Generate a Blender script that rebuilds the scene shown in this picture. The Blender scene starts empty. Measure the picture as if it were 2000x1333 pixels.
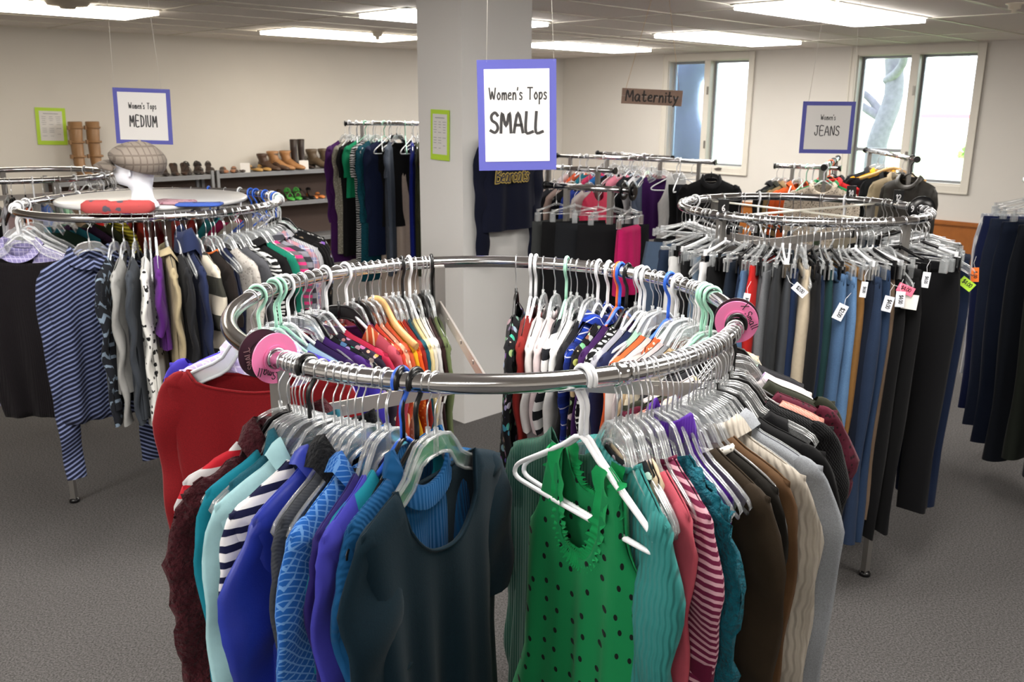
import bpy, bmesh, math, random
from mathutils import Vector, Matrix, noise

# ---------------------------------------------------------------- camera, world, exposure
SC = bpy.context.scene
COL = SC.collection
PI = math.pi
FPX = 1740.0
PITCH, ROLL, CAMZ = math.radians(14.9), math.radians(0.4), 1.75
_R = Vector((1, 0, 0)); _F = Vector((0, math.cos(PITCH), -math.sin(PITCH))); _U = Vector((0, math.sin(PITCH), math.cos(PITCH)))
_R2 = math.cos(ROLL) * _R + math.sin(ROLL) * _U
_U2 = -math.sin(ROLL) * _R + math.cos(ROLL) * _U
cd = bpy.data.cameras.new('camera'); cam = bpy.data.objects.new('camera', cd); COL.objects.link(cam)
M4 = Matrix(((_R2.x, _U2.x, -_F.x, 0), (_R2.y, _U2.y, -_F.y, 0), (_R2.z, _U2.z, -_F.z, CAMZ), (0, 0, 0, 1)))
cam.matrix_world = M4
cd.sensor_width = 23.5; cd.lens = 23.5 * FPX / 2000.0; cd.clip_start = 0.05; cd.clip_end = 300
cd.dof.use_dof = True; cd.dof.focus_distance = 1.75; cd.dof.aperture_fstop = 7.0
SC.camera = cam
SC.view_settings.view_transform = 'Standard'; SC.view_settings.look = 'None'
SC.view_settings.exposure = 0.52; SC.view_settings.gamma = 1.0
try: SC.view_settings.use_curve_mapping = False
except Exception: pass
SC.cycles.use_denoising = True
SC.cycles.max_bounces = 10; SC.cycles.transparent_max_bounces = 24
SC.cycles.transmission_bounces = 8; SC.cycles.glossy_bounces = 4; SC.cycles.diffuse_bounces = 7
SC.cycles.caustics_reflective = False; SC.cycles.caustics_refractive = False
SC.cycles.sample_clamp_indirect = 6.0
LAMP = 16.5       # emission of the ceiling panels
SKY = 8.5        # daylight
wd = bpy.data.worlds.new('sky'); SC.world = wd; wd.use_nodes = True
_bg = wd.node_tree.nodes['Background']; _bg.inputs[0].default_value = (0.80, 0.90, 1.0, 1); _bg.inputs[1].default_value = SKY

def unp(px, py, z=None, Y=None):
    d = _F + (px - 1000) / FPX * _R2 - (py - 666.5) / FPX * _U2
    t = (z - CAMZ) / d.z if z is not None else Y / d.y
    return Vector((0, 0, CAMZ)) + d * t
def proj(p):
    q = Vector(p) - Vector((0, 0, CAMZ)); z = q.dot(_F)
    return 1000 + FPX * q.dot(_R2) / z, 666.5 - FPX * q.dot(_U2) / z
def ray_plane(px, py, A, n):
    d = _F + (px - 1000) / FPX * _R2 - (py - 666.5) / FPX * _U2; O = Vector((0, 0, CAMZ))
    return O + d * ((Vector(A) - O).dot(n) / d.dot(n))

# ---------------------------------------------------------------- mesh helpers
class MB:
    def __init__(s): s.v = []; s.f = []; s.fs = []
    def grid(s, P, nu, nv, cu=False, cv=False, smooth=True):
        b = len(s.v); s.v += [tuple(p) for p in P]
        for j in range(nv if cv else nv - 1):
            for i in range(nu if cu else nu - 1):
                a = b + j * nu + i; c = b + j * nu + (i + 1) % nu
                d = b + ((j + 1) % nv) * nu + (i + 1) % nu; e = b + ((j + 1) % nv) * nu + i
                s.f.append((a, c, d, e)); s.fs.append(smooth)
        return s
    def poly(s, pts, smooth=False):
        b = len(s.v); s.v += [tuple(p) for p in pts]; s.f.append(tuple(range(b, b + len(pts)))); s.fs.append(smooth); return s
    def box(s, c, d, M=None):
        b = len(s.v)
        for sz in (-1, 1):
            for sy in (-1, 1):
                for sx in (-1, 1):
                    p = Vector((sx * d[0] / 2, sy * d[1] / 2, sz * d[2] / 2))
                    if M is not None: p = M @ p
                    s.v.append(tuple(p + Vector(c)))
        for q in ((0, 2, 3, 1), (4, 5, 7, 6), (0, 1, 5, 4), (2, 6, 7, 3), (0, 4, 6, 2), (1, 3, 7, 5)):
            s.f.append(tuple(b + k for k in q)); s.fs.append(False)
        return s
    def tube(s, pts, r, n=8, closed=False, flat=1.0, up=None, caps=True):
        pts = [Vector(p) for p in pts]; N = len(pts)
        rr = r if isinstance(r, (list, tuple)) else [r] * N
        T = []
        for i in range(N):
            a = pts[(i - 1) % N] if (closed or i > 0) else pts[i]
            c = pts[(i + 1) % N] if (closed or i < N - 1) else pts[i]
            t = (c - a); T.append(t.normalized() if t.length > 1e-9 else Vector((0, 0, 1)))
        n0 = Vector(up) if up else (Vector((0, 0, 1)) if abs(T[0].z) < 0.9 else Vector((1, 0, 0)))
        P = []
        nn = n0
        for i in range(N):
            if up: nn = Vector(up)
            x = nn - T[i] * nn.dot(T[i])
            if x.length < 1e-6: x = T[i].orthogonal()
            x.normalize(); y = T[i].cross(x); nn = x
            fl = flat[i] if isinstance(flat, (list, tuple)) else flat
            for k in range(n):
                a = 2 * PI * k / n
                P.append(pts[i] + x * (math.cos(a) * rr[i]) + y * (math.sin(a) * rr[i] * fl))
        b = len(s.v); s.grid(P, n, N, cu=True, cv=closed)
        if not closed and caps:
            s.f.append(tuple(b + k for k in range(n))[::-1]); s.fs.append(False)
            s.f.append(tuple(b + (N - 1) * n + k for k in range(n))); s.fs.append(False)
        return s
    def lathe(s, prof, n=24, c=(0, 0, 0), axis='z'):
        P = []
        for (r, h) in prof:
            for k in range(n):
                a = 2 * PI * k / n
                if axis == 'z': P.append((c[0] + r * math.cos(a), c[1] + r * math.sin(a), c[2] + h))
                else: P.append((c[0] + r * math.cos(a), c[1] + h, c[2] + r * math.sin(a)))
        return s.grid(P, n, len(prof), cu=True)
    def mesh(s, name, mat=None):
        m = bpy.data.meshes.new(name); m.from_pydata(s.v, [], s.f); m.polygons.foreach_set('use_smooth', s.fs)
        if mat: m.materials.append(mat)
        m.update(); return m
    def build(s, name, mat, parent=None, **k):
        return link(s.mesh(name, mat), name, parent, **k)
def link(me, name, parent=None, loc=None, rz=None, rot=None, **props):
    o = bpy.data.objects.new(name, me); COL.objects.link(o)
    if parent: o.parent = parent
    if loc is not None: o.location = loc
    if rz is not None: o.rotation_euler = (0, 0, rz)
    if rot is not None: o.rotation_euler = rot
    for k, v in props.items(): o[k] = v
    return o
ALL_LABELS = {}
def tag(o, label, cat, group=None):
    o['label'] = label; o['category'] = cat
    if group: o['group'] = group
    ALL_LABELS.setdefault(label, []).append(o)
    n = len(label.split())
    if n > 16 or n < 4: print('LABEL LENGTH', n, label)
    return o
def empty(name, loc=(0, 0, 0), rz=0):
    o = bpy.data.objects.new(name, None); COL.objects.link(o); o.location = loc; o.rotation_euler = (0, 0, rz); return o
def bevel(o, w=0.004, seg=2):
    m = o.modifiers.new('bevel', 'BEVEL'); m.width = w; m.segments = seg; m.limit_method = 'ANGLE'; return o
def copyobj(o, parent=None):
    c = o.copy(); COL.objects.link(c); c.parent = parent
    for ch in o.children: copyobj(ch, c)
    return c
def lerp(a, b, t): return a + (b - a) * t
def ss(t): t = max(0.0, min(1.0, t)); return t * t * (3 - 2 * t)
def interp(tab, x):
    if x <= tab[0][0]: return tab[0][1]
    for (a, b), (c, d) in zip(tab, tab[1:]):
        if x <= c: return b + (d - b) * (x - a) / (c - a)
    return tab[-1][1]
def catmull(P, n=6, closed=False):
    P = [Vector(p) for p in P]; N = len(P); out = []
    for i in range(N if closed else N - 1):
        p0 = P[(i - 1) % N] if (closed or i > 0) else P[0]
        p1 = P[i]; p2 = P[(i + 1) % N]; p3 = P[(i + 2) % N] if (closed or i + 2 < N) else P[-1]
        for k in range(n):
            t = k / n
            out.append(0.5 * ((2 * p1) + (p2 - p0) * t + (2 * p0 - 5 * p1 + 4 * p2 - p3) * t * t + (3 * p1 - p0 - 3 * p2 + p3) * t ** 3))
    if not closed: out.append(P[-1])
    return out

# ---------------------------------------------------------------- materials
def lin(h):
    if isinstance(h, (tuple, list)): return tuple(h)[:3] + (1,)
    h = h.lstrip('#'); c = [int(h[i:i + 2], 16) / 255 for i in (0, 2, 4)]
    return tuple((x / 12.92 if x <= 0.04045 else ((x + 0.055) / 1.055) ** 2.4) for x in c) + (1,)
_mats = {}
def newmat(name):
    m = bpy.data.materials.new(name); m.use_nodes = True
    nt = m.node_tree; b = nt.nodes['Principled BSDF']
    return m, nt, b
def N(nt, typ, **kw):
    n = nt.nodes.new(typ)
    for k, v in kw.items():
        if k.startswith('i_'):
            key = k[2:]; key = int(key) if key.isdigit() else key
            n.inputs[key].default_value = v
        else: setattr(n, k, v)
    return n
def simple(name, col, rough=0.5, metal=0.0, spec=0.5, noise_amt=0.0, noise_scale=40, bump=0.0, bump_scale=200, **kw):
    if name in _mats: return _mats[name]
    m, nt, b = newmat(name)
    b.inputs['Base Color'].default_value = lin(col); b.inputs['Roughness'].default_value = rough
    b.inputs['Metallic'].default_value = metal; b.inputs['Specular IOR Level'].default_value = spec
    tc = N(nt, 'ShaderNodeTexCoord')
    if noise_amt:
        n = N(nt, 'ShaderNodeTexNoise', i_Scale=noise_scale, i_Detail=4.0); nt.links.new(tc.outputs['Object'], n.inputs['Vector'])
        mx = N(nt, 'ShaderNodeMix', data_type='RGBA'); c = lin(col)
        mx.inputs[6].default_value = tuple(x * (1 - noise_amt) for x in c[:3]) + (1,); mx.inputs[7].default_value = tuple(min(1, x * (1 + noise_amt)) for x in c[:3]) + (1,)
        nt.links.new(n.outputs['Fac'], mx.inputs[0]); nt.links.new(mx.outputs[2], b.inputs['Base Color'])
    if bump:
        n = N(nt, 'ShaderNodeTexNoise', i_Scale=bump_scale, i_Detail=3.0); nt.links.new(tc.outputs['Object'], n.inputs['Vector'])
        bp = N(nt, 'ShaderNodeBump', i_Strength=bump, i_Distance=0.002); nt.links.new(n.outputs['Fac'], bp.inputs['Height']); nt.links.new(bp.outputs[0], b.inputs['Normal'])
    for k, v in kw.items(): b.inputs[k].default_value = v
    _mats[name] = m; return m
def emit(name, col, s):
    m, nt, b = newmat(name); b.inputs['Base Color'].default_value = lin('#ffffff')
    b.inputs['Emission Color'].default_value = lin(col); b.inputs['Emission Strength'].default_value = s; return m

def fabric(col, pat='plain', col2='#ffffff', sc=1.0, rough=0.85):
    """cloth in object metres: x across the garment, y through it, z up"""
    key = ('fab', col, pat, col2, sc, rough)
    if key in _mats: return _mats[key]
    m, nt, b = newmat('cloth_' + pat); L = nt.links.new
    b.inputs['Roughness'].default_value = rough; b.inputs['Specular IOR Level'].default_value = 0.15
    b.inputs['Sheen Weight'].default_value = 0.04; b.inputs['Sheen Roughness'].default_value = 0.5
    tc = N(nt, 'ShaderNodeTexCoord'); sep = N(nt, 'ShaderNodeSeparateXYZ'); L(tc.outputs['Object'], sep.inputs[0])
    X, Y, Z = sep.outputs
    def mth(op, a, bb=None, cc=None):
        n = N(nt, 'ShaderNodeMath', operation=op)
        for i, v in enumerate((a, bb, cc)):
            if v is None: continue
            if isinstance(v, (int, float)): n.inputs[i].default_value = v
            else: L(v, n.inputs[i])
        return n.outputs[0]
    def mix(fac, a, c):
        n = N(nt, 'ShaderNodeMix', data_type='RGBA')
        if isinstance(fac, (int, float)): n.inputs[0].default_value = fac
        else: L(fac, n.inputs[0])
        for i, v in ((6, a), (7, c)):
            if isinstance(v, tuple): n.inputs[i].default_value = v
            else: L(v, n.inputs[i])
        return n.outputs[2]
    def noi(scale, det=2.0, vec=None):
        n = N(nt, 'ShaderNodeTexNoise', i_Scale=scale, i_Detail=det); L(vec or tc.outputs['Object'], n.inputs['Vector']); return n.outputs['Fac']
    def band(c, per, duty, ph=0.0):
        fr = mth('FRACT', mth('ADD', mth('DIVIDE', c, per), ph + 50.0)); return mth('LESS_THAN', fr, duty)
    XY = mth('ADD', X, mth('MULTIPLY', Y, 1.3))
    c1, c2 = tuple(x * .80 for x in lin(col)[:3]) + (1,), tuple(x * .86 for x in lin(col2)[:3]) + (1,)
    hgt = None; bs = 0.25; bd = 0.001
    if pat in ('plain', 'silk', 'denim', 'knit', 'cable', 'fuzzy', 'suede', 'lace', 'waffle', 'rib', 'heather'):
        n = noi({'heather': 500, 'denim': 350, 'fuzzy': 90, 'suede': 25}.get(pat, 60), 5.0)
        amt = {'heather': 0.45, 'denim': 0.35, 'fuzzy': 0.7, 'suede': 0.35}.get(pat, 0.12)
        out = mix(n, tuple(x * (1 - amt) for x in c1[:3]) + (1,), tuple(min(1, x * (1 + amt)) for x in c1[:3]) + (1,))
        if pat == 'denim':
            n2 = noi(7, 2.0); out = mix(mth('MULTIPLY', mth('SUBTRACT', n2, 0.45), 1.2), out, tuple(min(1, x * 1.35 + 0.004) for x in c1[:3]) + (1,))
            nt.nodes[-1].clamp_factor = True
        if pat == 'lace':
            v = N(nt, 'ShaderNodeTexVoronoi', i_Scale=90 * sc); L(tc.outputs['Object'], v.inputs['Vector'])
            out = mix(mth('LESS_THAN', v.outputs['Distance'], 0.28), out, c2); hgt = v.outputs['Distance']; bs = 0.8
    elif pat == 'stripe': out = mix(band(Z, 0.030 * sc, 0.45), c1, c2)
    elif pat == 'diag': out = mix(band(mth('ADD', Z, mth('MULTIPLY', mth('ABSOLUTE', X), 0.55)), 0.016 * sc, 0.4), c1, c2)
    elif pat == 'vstripe': out = mix(band(XY, 0.022 * sc, 0.3), c1, c2)
    elif pat == 'check':
        g = mth('MAXIMUM', band(XY, 0.011 * sc, 0.2), band(Z, 0.011 * sc, 0.2)); out = mix(mth('MULTIPLY', g, 0.6), c1, c2)
    elif pat == 'diamond':
        g = mth('MAXIMUM', band(mth('ADD', XY, Z), 0.012 * sc, 0.2), band(mth('SUBTRACT', XY, Z), 0.012 * sc, 0.2)); out = mix(mth('MULTIPLY', g, 0.55), c1, c2)
    elif pat == 'plaid':
        a = mix(mth('MULTIPLY', band(XY, 0.06 * sc, 0.45), 0.55), c1, c2); d = mix(mth('MULTIPLY', band(Z, 0.06 * sc, 0.45, 0.2), 0.5), a, c2)
        e = mth('MAXIMUM', band(XY, 0.06 * sc, 0.06, 0.3), band(Z, 0.06 * sc, 0.06, 0.5)); out = mix(mth('MULTIPLY', e, 0.5), d, lin('#e8e8f0'))
    elif pat in ('dots', 'leopard', 'floral'):
        v = N(nt, 'ShaderNodeTexVoronoi', i_Scale={'dots': 26, 'leopard': 60, 'floral': 32}[pat] / sc)
        v.inputs['Randomness'].default_value = {'dots': 0.55, 'leopard': 1.0, 'floral': 0.9}[pat]
        if pat == 'dots':
            cmb = N(nt, 'ShaderNodeCombineXYZ'); L(XY, cmb.inputs[0]); L(Z, cmb.inputs[1]); L(cmb.outputs[0], v.inputs['Vector']); v.voronoi_dimensions = '2D'
            out = mix(mth('LESS_THAN', v.outputs['Distance'], 0.13), c1, c2)
        elif pat == 'leopard':
            L(tc.outputs['Object'], v.inputs['Vector']); nn = noi(90, 2)
            out = mix(mth('LESS_THAN', mth('ADD', v.outputs['Distance'], mth('MULTIPLY', nn, 0.35)), 0.46), c1, c2)
        else:
            L(tc.outputs['Object'], v.inputs['Vector'])
            hs = N(nt, 'ShaderNodeHueSaturation', i_Saturation=0.9, i_Value=0.8); L(v.outputs['Color'], hs.inputs['Color'])
            f = mth('LESS_THAN', v.outputs['Distance'], 0.38); o1 = mix(0.5, c2, hs.outputs[0]); out = mix(f, c1, o1)
    elif pat == 'dots2':   # even rows of large pale dots
        fx = mth('SUBTRACT', mth('FRACT', mth('ADD', mth('DIVIDE', XY, 0.022 * sc), 50)), 0.5); fz = mth('SUBTRACT', mth('FRACT', mth('ADD', mth('DIVIDE', Z, 0.022 * sc), 50)), 0.5)
        out = mix(mth('LESS_THAN', mth('ADD', mth('MULTIPLY', fx, fx), mth('MULTIPLY', fz, fz)), 0.11), c1, c2)
    elif pat == 'zebra':
        w = N(nt, 'ShaderNodeTexWave', i_Scale=18 / sc, i_Distortion=7.0, i_Detail=2.0); w.bands_direction = 'Z'; L(tc.outputs['Object'], w.inputs['Vector'])
        out = mix(mth('GREATER_THAN', w.outputs['Fac'], 0.5), c1, c2)
    elif pat == 'aztec':
        zz = mth('ADD', Z, mth('MULTIPLY', mth('PINGPONG', XY, 0.02), 1.2)); n = noi(30, 3)
        out = mix(mth('MULTIPLY', band(zz, 0.045, 0.3), mth('GREATER_THAN', n, 0.45)), c1, c2)
    elif pat == 'tweed':
        n = noi(260, 3); out = mix(mth('GREATER_THAN', n, 0.52), c1, c2)
    elif pat == 'bigstripe':
        out = mix(band(Z, 0.085 * sc, 0.5), c1, c2)
    else: out = mix(0.0, c1, c2)
    L(out, b.inputs['Base Color'])
    if hgt is None:
        if pat in ('knit',):
            w = mth('MULTIPLY', mth('SINE', mth('MULTIPLY', XY, 900)), mth('SINE', mth('MULTIPLY', Z, 700))); hgt = w; bs = 0.5
        elif pat == 'rib': hgt = mth('SINE', mth('MULTIPLY', XY, 900)); bs = 0.5
        elif pat == 'cable':
            a = mth('SINE', mth('ADD', mth('MULTIPLY', XY, 420), mth('MULTIPLY', mth('SINE', mth('MULTIPLY', Z, 150)), .8))); hgt = a; bs = 0.8; bd = 0.0016
        elif pat == 'waffle':
            hgt = mth('MULTIPLY', mth('SINE', mth('MULTIPLY', XY, 1300)), mth('SINE', mth('MULTIPLY', Z, 1300))); bs = 0.4
        elif pat == 'fuzzy': hgt = noi(140, 4); bs = 1.0; bd = 0.012
        elif pat == 'suede': hgt = noi(600, 2); bs = 0.3
        else: hgt = noi(420, 3); bs = 0.22
    bp = N(nt, 'ShaderNodeBump', i_Strength=bs, i_Distance=bd); L(hgt, bp.inputs['Height']); L(bp.outputs[0], b.inputs['Normal'])
    if pat == 'silk': b.inputs['Roughness'].default_value = 0.45; b.inputs['Specular IOR Level'].default_value = 0.4
    _mats[key] = m; return m

CHROME = simple('chrome', '#d4d4d6', 0.12, 1.0)
STEEL = simple('brushed_steel', '#8d8a87', 0.42, 0.7)
WIRE = simple('hook_wire', '#dcdde0', 0.28, 1.0)
def clear_mat():
    m, nt, b = newmat('clear_plastic'); nt.nodes.remove(b); out = nt.nodes['Material Output']
    tr = N(nt, 'ShaderNodeBsdfTransparent'); tr.inputs[0].default_value = (0.975, 0.985, 0.99, 1)
    gl = N(nt, 'ShaderNodeBsdfGlossy'); gl.inputs['Roughness'].default_value = 0.16; gl.inputs[0].default_value = (1, 1, 1, 1)
    df = N(nt, 'ShaderNodeBsdfDiffuse'); df.inputs[0].default_value = (0.92, 0.95, 0.97, 1)
    fr = N(nt, 'ShaderNodeFresnel', i_IOR=1.5)
    mp = N(nt, 'ShaderNodeMath', operation='MULTIPLY_ADD'); mp.inputs[1].default_value = 0.6; mp.inputs[2].default_value = 0.05
    mp.use_clamp = True
    m0 = N(nt, 'ShaderNodeMixShader'); m0.inputs[0].default_value = 0.14
    m1 = N(nt, 'ShaderNodeMixShader'); L = nt.links.new
    L(tr.outputs[0], m0.inputs[1]); L(df.outputs[0], m0.inputs[2])
    L(fr.outputs[0], mp.inputs[0]); L(mp.outputs[0], m1.inputs[0]); L(m0.outputs[0], m1.inputs[1]); L(gl.outputs[0], m1.inputs[2]); L(m1.outputs[0], out.inputs[0])
    return m
CLEAR = clear_mat()
P_WHITE = simple('white_plastic', '#e4e6ea', 0.35)
P_FROST = simple('frosted_plastic', '#dfe6ec', 0.3, **{'Transmission Weight': 0.35, 'IOR': 1.2})
P_BLACK = simple('black_plastic', '#0c0c0e', 0.3)
P_MINT = simple('mint_plastic', '#a5dcc4', 0.35)
P_BLUE = simple('blue_plastic', '#2f62cf', 0.3)
P_ORANGE = simple('orange_plastic', '#e86a2c', 0.35)
P_RED = simple('red_plastic', '#f0402c', 0.3)
WOODH = simple('hanger_wood', '#c69c62', 0.45, noise_amt=0.2, noise_scale=30)
# ---------------------------------------------------------------- the room
K = Vector((0.734, 13.814, 0)); _a = math.radians(224.5)
EL = Vector((math.cos(_a), math.sin(_a), 0)); ER = Vector((-math.sin(_a), math.cos(_a), 0))
ZC = 2.41
RZ = math.atan2(ER.y, ER.x)
def RW(s, t, z=0.0): return K + EL * s + ER * t + Vector((0, 0, z))
S_MAX, T_MAX = 13.6, 12.6
STRUCT = dict(kind='structure')
def room_box(mb, s0, s1, t0, t1, z0, z1):
    M = Matrix.Rotation(RZ, 3, 'Z'); c = RW((s0 + s1) / 2, (t0 + t1) / 2, (z0 + z1) / 2)
    return mb.box(c, (t1 - t0, s1 - s0, z1 - z0), M)

def carpet_mat():
    m, nt, b = newmat('carpet'); L = nt.links.new; tc = N(nt, 'ShaderNodeTexCoord')
    n = N(nt, 'ShaderNodeTexNoise', i_Scale=150.0, i_Detail=4.0, i_Roughness=0.75); L(tc.outputs['Object'], n.inputs['Vector'])
    n2 = N(nt, 'ShaderNodeTexNoise', i_Scale=1.3, i_Detail=3.0); L(tc.outputs['Object'], n2.inputs['Vector'])
    cr = N(nt, 'ShaderNodeValToRGB'); cr.color_ramp.elements[0].position = 0.36; cr.color_ramp.elements[1].position = 0.66
    cr.color_ramp.elements[0].color = lin('#3b3939'); cr.color_ramp.elements[1].color = lin('#72706f')
    L(n.outputs['Fac'], cr.inputs[0])
    mx = N(nt, 'ShaderNodeMix', data_type='RGBA', blend_type='MULTIPLY'); mx.inputs[0].default_value = 0.25
    L(cr.outputs[0], mx.inputs[6]); L(n2.outputs['Fac'], mx.inputs[7]); L(mx.outputs[2], b.inputs['Base Color'])
    b.inputs['Roughness'].default_value = 0.95; b.inputs['Specular IOR Level'].default_value = 0.1
    bp = N(nt, 'ShaderNodeBump', i_Strength=0.6, i_Distance=0.004); L(n.outputs['Fac'], bp.inputs['Height']); L(bp.outputs[0], b.inputs['Normal'])
    return m
def ceiling_mat():
    m, nt, b = newmat('ceiling_tile'); L = nt.links.new; tc = N(nt, 'ShaderNodeTexCoord')
    n = N(nt, 'ShaderNodeTexNoise', i_Scale=120.0, i_Detail=5.0); L(tc.outputs['Object'], n.inputs['Vector'])
    mx = N(nt, 'ShaderNodeMix', data_type='RGBA'); mx.inputs[6].default_value = lin('#dcd6d0'); mx.inputs[7].default_value = lin('#f4f0ec')
    L(n.outputs['Fac'], mx.inputs[0]); L(mx.outputs[2], b.inputs['Base Color']); b.inputs['Roughness'].default_value = 0.95
    bp = N(nt, 'ShaderNodeBump', i_Strength=0.3, i_Distance=0.003); L(n.outputs['Fac'], bp.inputs['Height']); L(bp.outputs[0], b.inputs['Normal'])
    return m
WALLM = simple('wall_paint', '#d3cfc8', 0.75, noise_amt=0.03, noise_scale=3, bump=0.12, bump_scale=180)
WHITE_TRIM = simple('trim_paint', '#d6d1c6', 0.5)
OAK = simple('oak_wainscot', '#9a5a20', 0.45, noise_amt=0.25, noise_scale=14)

def fullbox(name, s0, s1, t0, t1, z0, z1, mat):
    mb = MB(); room_box(mb, s0, s1, t0, t1, z0, z1); return mb.build(name, mat, **STRUCT)
fullbox('floor', -0.2, S_MAX + .2, -0.2, T_MAX + .2, -0.1, 0.0, carpet_mat())
CEILM = ceiling_mat()
fullbox('ceiling', -0.2, S_MAX + .2, -0.2, T_MAX + .2, ZC, ZC + 0.1, CEILM)
fullbox('wall_left', -0.2, S_MAX + .2, -0.2, 0.0, 0.0, ZC, WALLM)
fullbox('wall_near', S_MAX, S_MAX + .2, 0.0, T_MAX + .2, 0.0, ZC, WALLM)
fullbox('wall_back', 0.0, S_MAX, T_MAX, T_MAX + .2, 0.0, ZC, WALLM)
# window wall with two openings
WIN = [(1.83, 3.21, 0.885, 2.40), (4.44, 5.89, 0.845, 2.395)]
mb = MB(); prev = 0.0
for (t0, t1, z0, z1) in WIN:
    room_box(mb, -0.2, 0, prev, t0 + .05, 0, ZC)
    room_box(mb, -0.2, 0, t0 + .05, t1 - .05, 0, z0 + .05); room_box(mb, -0.2, 0, t0 + .05, t1 - .05, z1 - .05, ZC); prev = t1 - .05
room_box(mb, -0.2, 0, prev, T_MAX + .2, 0, ZC)
mb.build('wall_right', WALLM, **STRUCT)
# ceiling grid, T-bars in the tile pattern
mb = MB()
for t in [0.0, 0.61, 1.24, 1.86, 2.5, 3.1, 3.38, 3.95, 4.53, 5.15, 5.8, 6.42, 7.05, 7.7, 8.3, 8.9, 9.5, 10.1, 10.7]:
    room_box(mb, 0.0, S_MAX, t - .012, t + .012, ZC - .006, ZC + .002)
for k, s in enumerate([1.15, 2.87, 4.45, 6.0, 7.15, 8.6, 10.0, 11.4, 12.8]):
    room_box(mb, s - .012, s + .012, 0, T_MAX, ZC - .005, ZC + .002)
mb.build('trim_1', simple('ceiling_grid_paint', '#dcd8cc', 0.6), **STRUCT)
# wainscot with a chair rail along both far walls
def wains(name, s0, s1, t0, t1, rail):
    mb = MB(); room_box(mb, s0, s1, t0, t1, 0.0, 0.50)
    for k in range(3):
        e = (0.0, 0.014, 0.006)[k]; z = (0.50, 0.515, 0.54)[k]
        if rail == 'R': room_box(mb, s0, s1 + 0.012 + e, t0, t1, z, z + (0.016, 0.026, 0.016)[k])
        else: room_box(mb, s0, s1, t0, t1 + 0.012 + e, z, z + (0.016, 0.026, 0.016)[k])
    mb.build(name, OAK, **STRUCT)
wains('trim_2', 0.0, 0.015, 0.02, T_MAX, 'R'); wains('trim_3', 0.02, S_MAX, 0.0, 0.015, 'L')
mb = MB(); room_box(mb, .016, .028, .03, T_MAX, 0, .1); mb.build('baseboard_right', OAK, **STRUCT)
mb = MB(); room_box(mb, .03, S_MAX, .016, .028, 0, .1); mb.build('baseboard_left', OAK, **STRUCT)

# windows: trim, jambs, mullion, two sashes, panes, crank and hinges
GLASS = simple('window_glass', '#ffffff', 0.0, **{'Transmission Weight': 1.0, 'IOR': 1.02})
FILM = simple('plastic_film', '#b9cbe8', 0.25, bump=1.0, bump_scale=6, **{'Transmission Weight': 0.9, 'IOR': 1.1}); ALU = simple('sash_vinyl', '#8b8f93', 0.4); HARDW = simple('window_hardware', '#7d7871', 0.4, 0.6)
for wi, (t0, t1, z0, z1) in enumerate(WIN):
    w = empty('window_%d' % (wi + 1), RW(0, (t0 + t1) / 2, z0)); w['kind'] = 'structure'
    inv = Vector(w.location)
    def part(name, mat, boxes, **k):
        mb = MB()
        for b_ in boxes: room_box(mb, *b_)
        mb.v = [tuple(Vector(p) - inv) for p in mb.v]
        return bevel(mb.build(name, mat, w, **k), 0.004, 2)
    W = 0.085
    part('casing', WHITE_TRIM, [(-.0, .022, t0, t0 + W, z0, z1), (0, .022, t1 - W, t1, z0, z1), (0, .022, t0 + W, t1 - W, z1 - W, z1), (0, .022, t0 + W, t1 - W, z0, z0 + W),
                                (.0, .03, t0 - .0, t0 + .02, z0, z1), (.0, .03, t1 - .02, t1, z0, z1), (0, .03, t0, t1, z0, z0 + .02)])
    part('jamb', WHITE_TRIM, [(-.17, .0, t0 + .05, t0 + W + .01, z0 + .05, z1 - .05), (-.17, .0, t1 - W - .01, t1 - .05, z0 + .05, z1 - .05),
                              (-.17, .0, t0 + .05, t1 - .05, z1 - W - .01, z1 - .05), (-.17, .0, t0 + .05, t1 - .05, z0 + .05, z0 + W + .02)])
    tm = (t0 + t1) / 2
    part('mullion', WHITE_TRIM, [(-.16, .005, tm - .045, tm + .045, z0 + W, z1 - W)])
    a0, a1 = t0 + W + .01, t1 - W - .01; b0, b1 = z0 + W + .02, z1 - W - .01
    for k, (u0, u1) in enumerate(((a0, tm - .045), (tm + .045, a1))):
        f = .028
        bx = [(-.15, -.10, u0, u0 + f, b0, b1), (-.15, -.10, u1 - f, u1, b0, b1), (-.15, -.10, u0 + f, u1 - f, b0, b0 + f), (-.15, -.10, u0 + f, u1 - f, b1 - f, b1)]
        if wi == 1 and k == 0: bx.append((-.15, -.10, u0 + f, u1 - f, b0 + .30, b0 + .34))
        part('sash', ALU, bx)
        part('pane', FILM if (wi == 0 and k == 0) else GLASS, [(-.128, -.124, u0 + f, u1 - f, b0 + f, b1 - f)])
    mb = MB(); c = RW(0.03, lerp(tm, a1, .45), z0 + W * .75) - inv
    mb.box(c, (.09, .02, .022), Matrix.Rotation(RZ, 3, 'Z'))
    mb.tube([c + Vector((-.03, -.02, .01)), c + Vector((0, -.035, .022)), c + Vector((.05, -.03, .012))], .006, 6)
    mb.build('crank_handle', HARDW, w)
    for zz in (lerp(b0, b1, .2), lerp(b0, b1, .72)):
        mb = MB(); room_box(mb, .0, .014, tm + .012, tm + .036, zz - .05, zz + .05); mb.v = [tuple(Vector(p) - inv) for p in mb.v]
        mb.build('sash_lock', HARDW, w)

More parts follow.
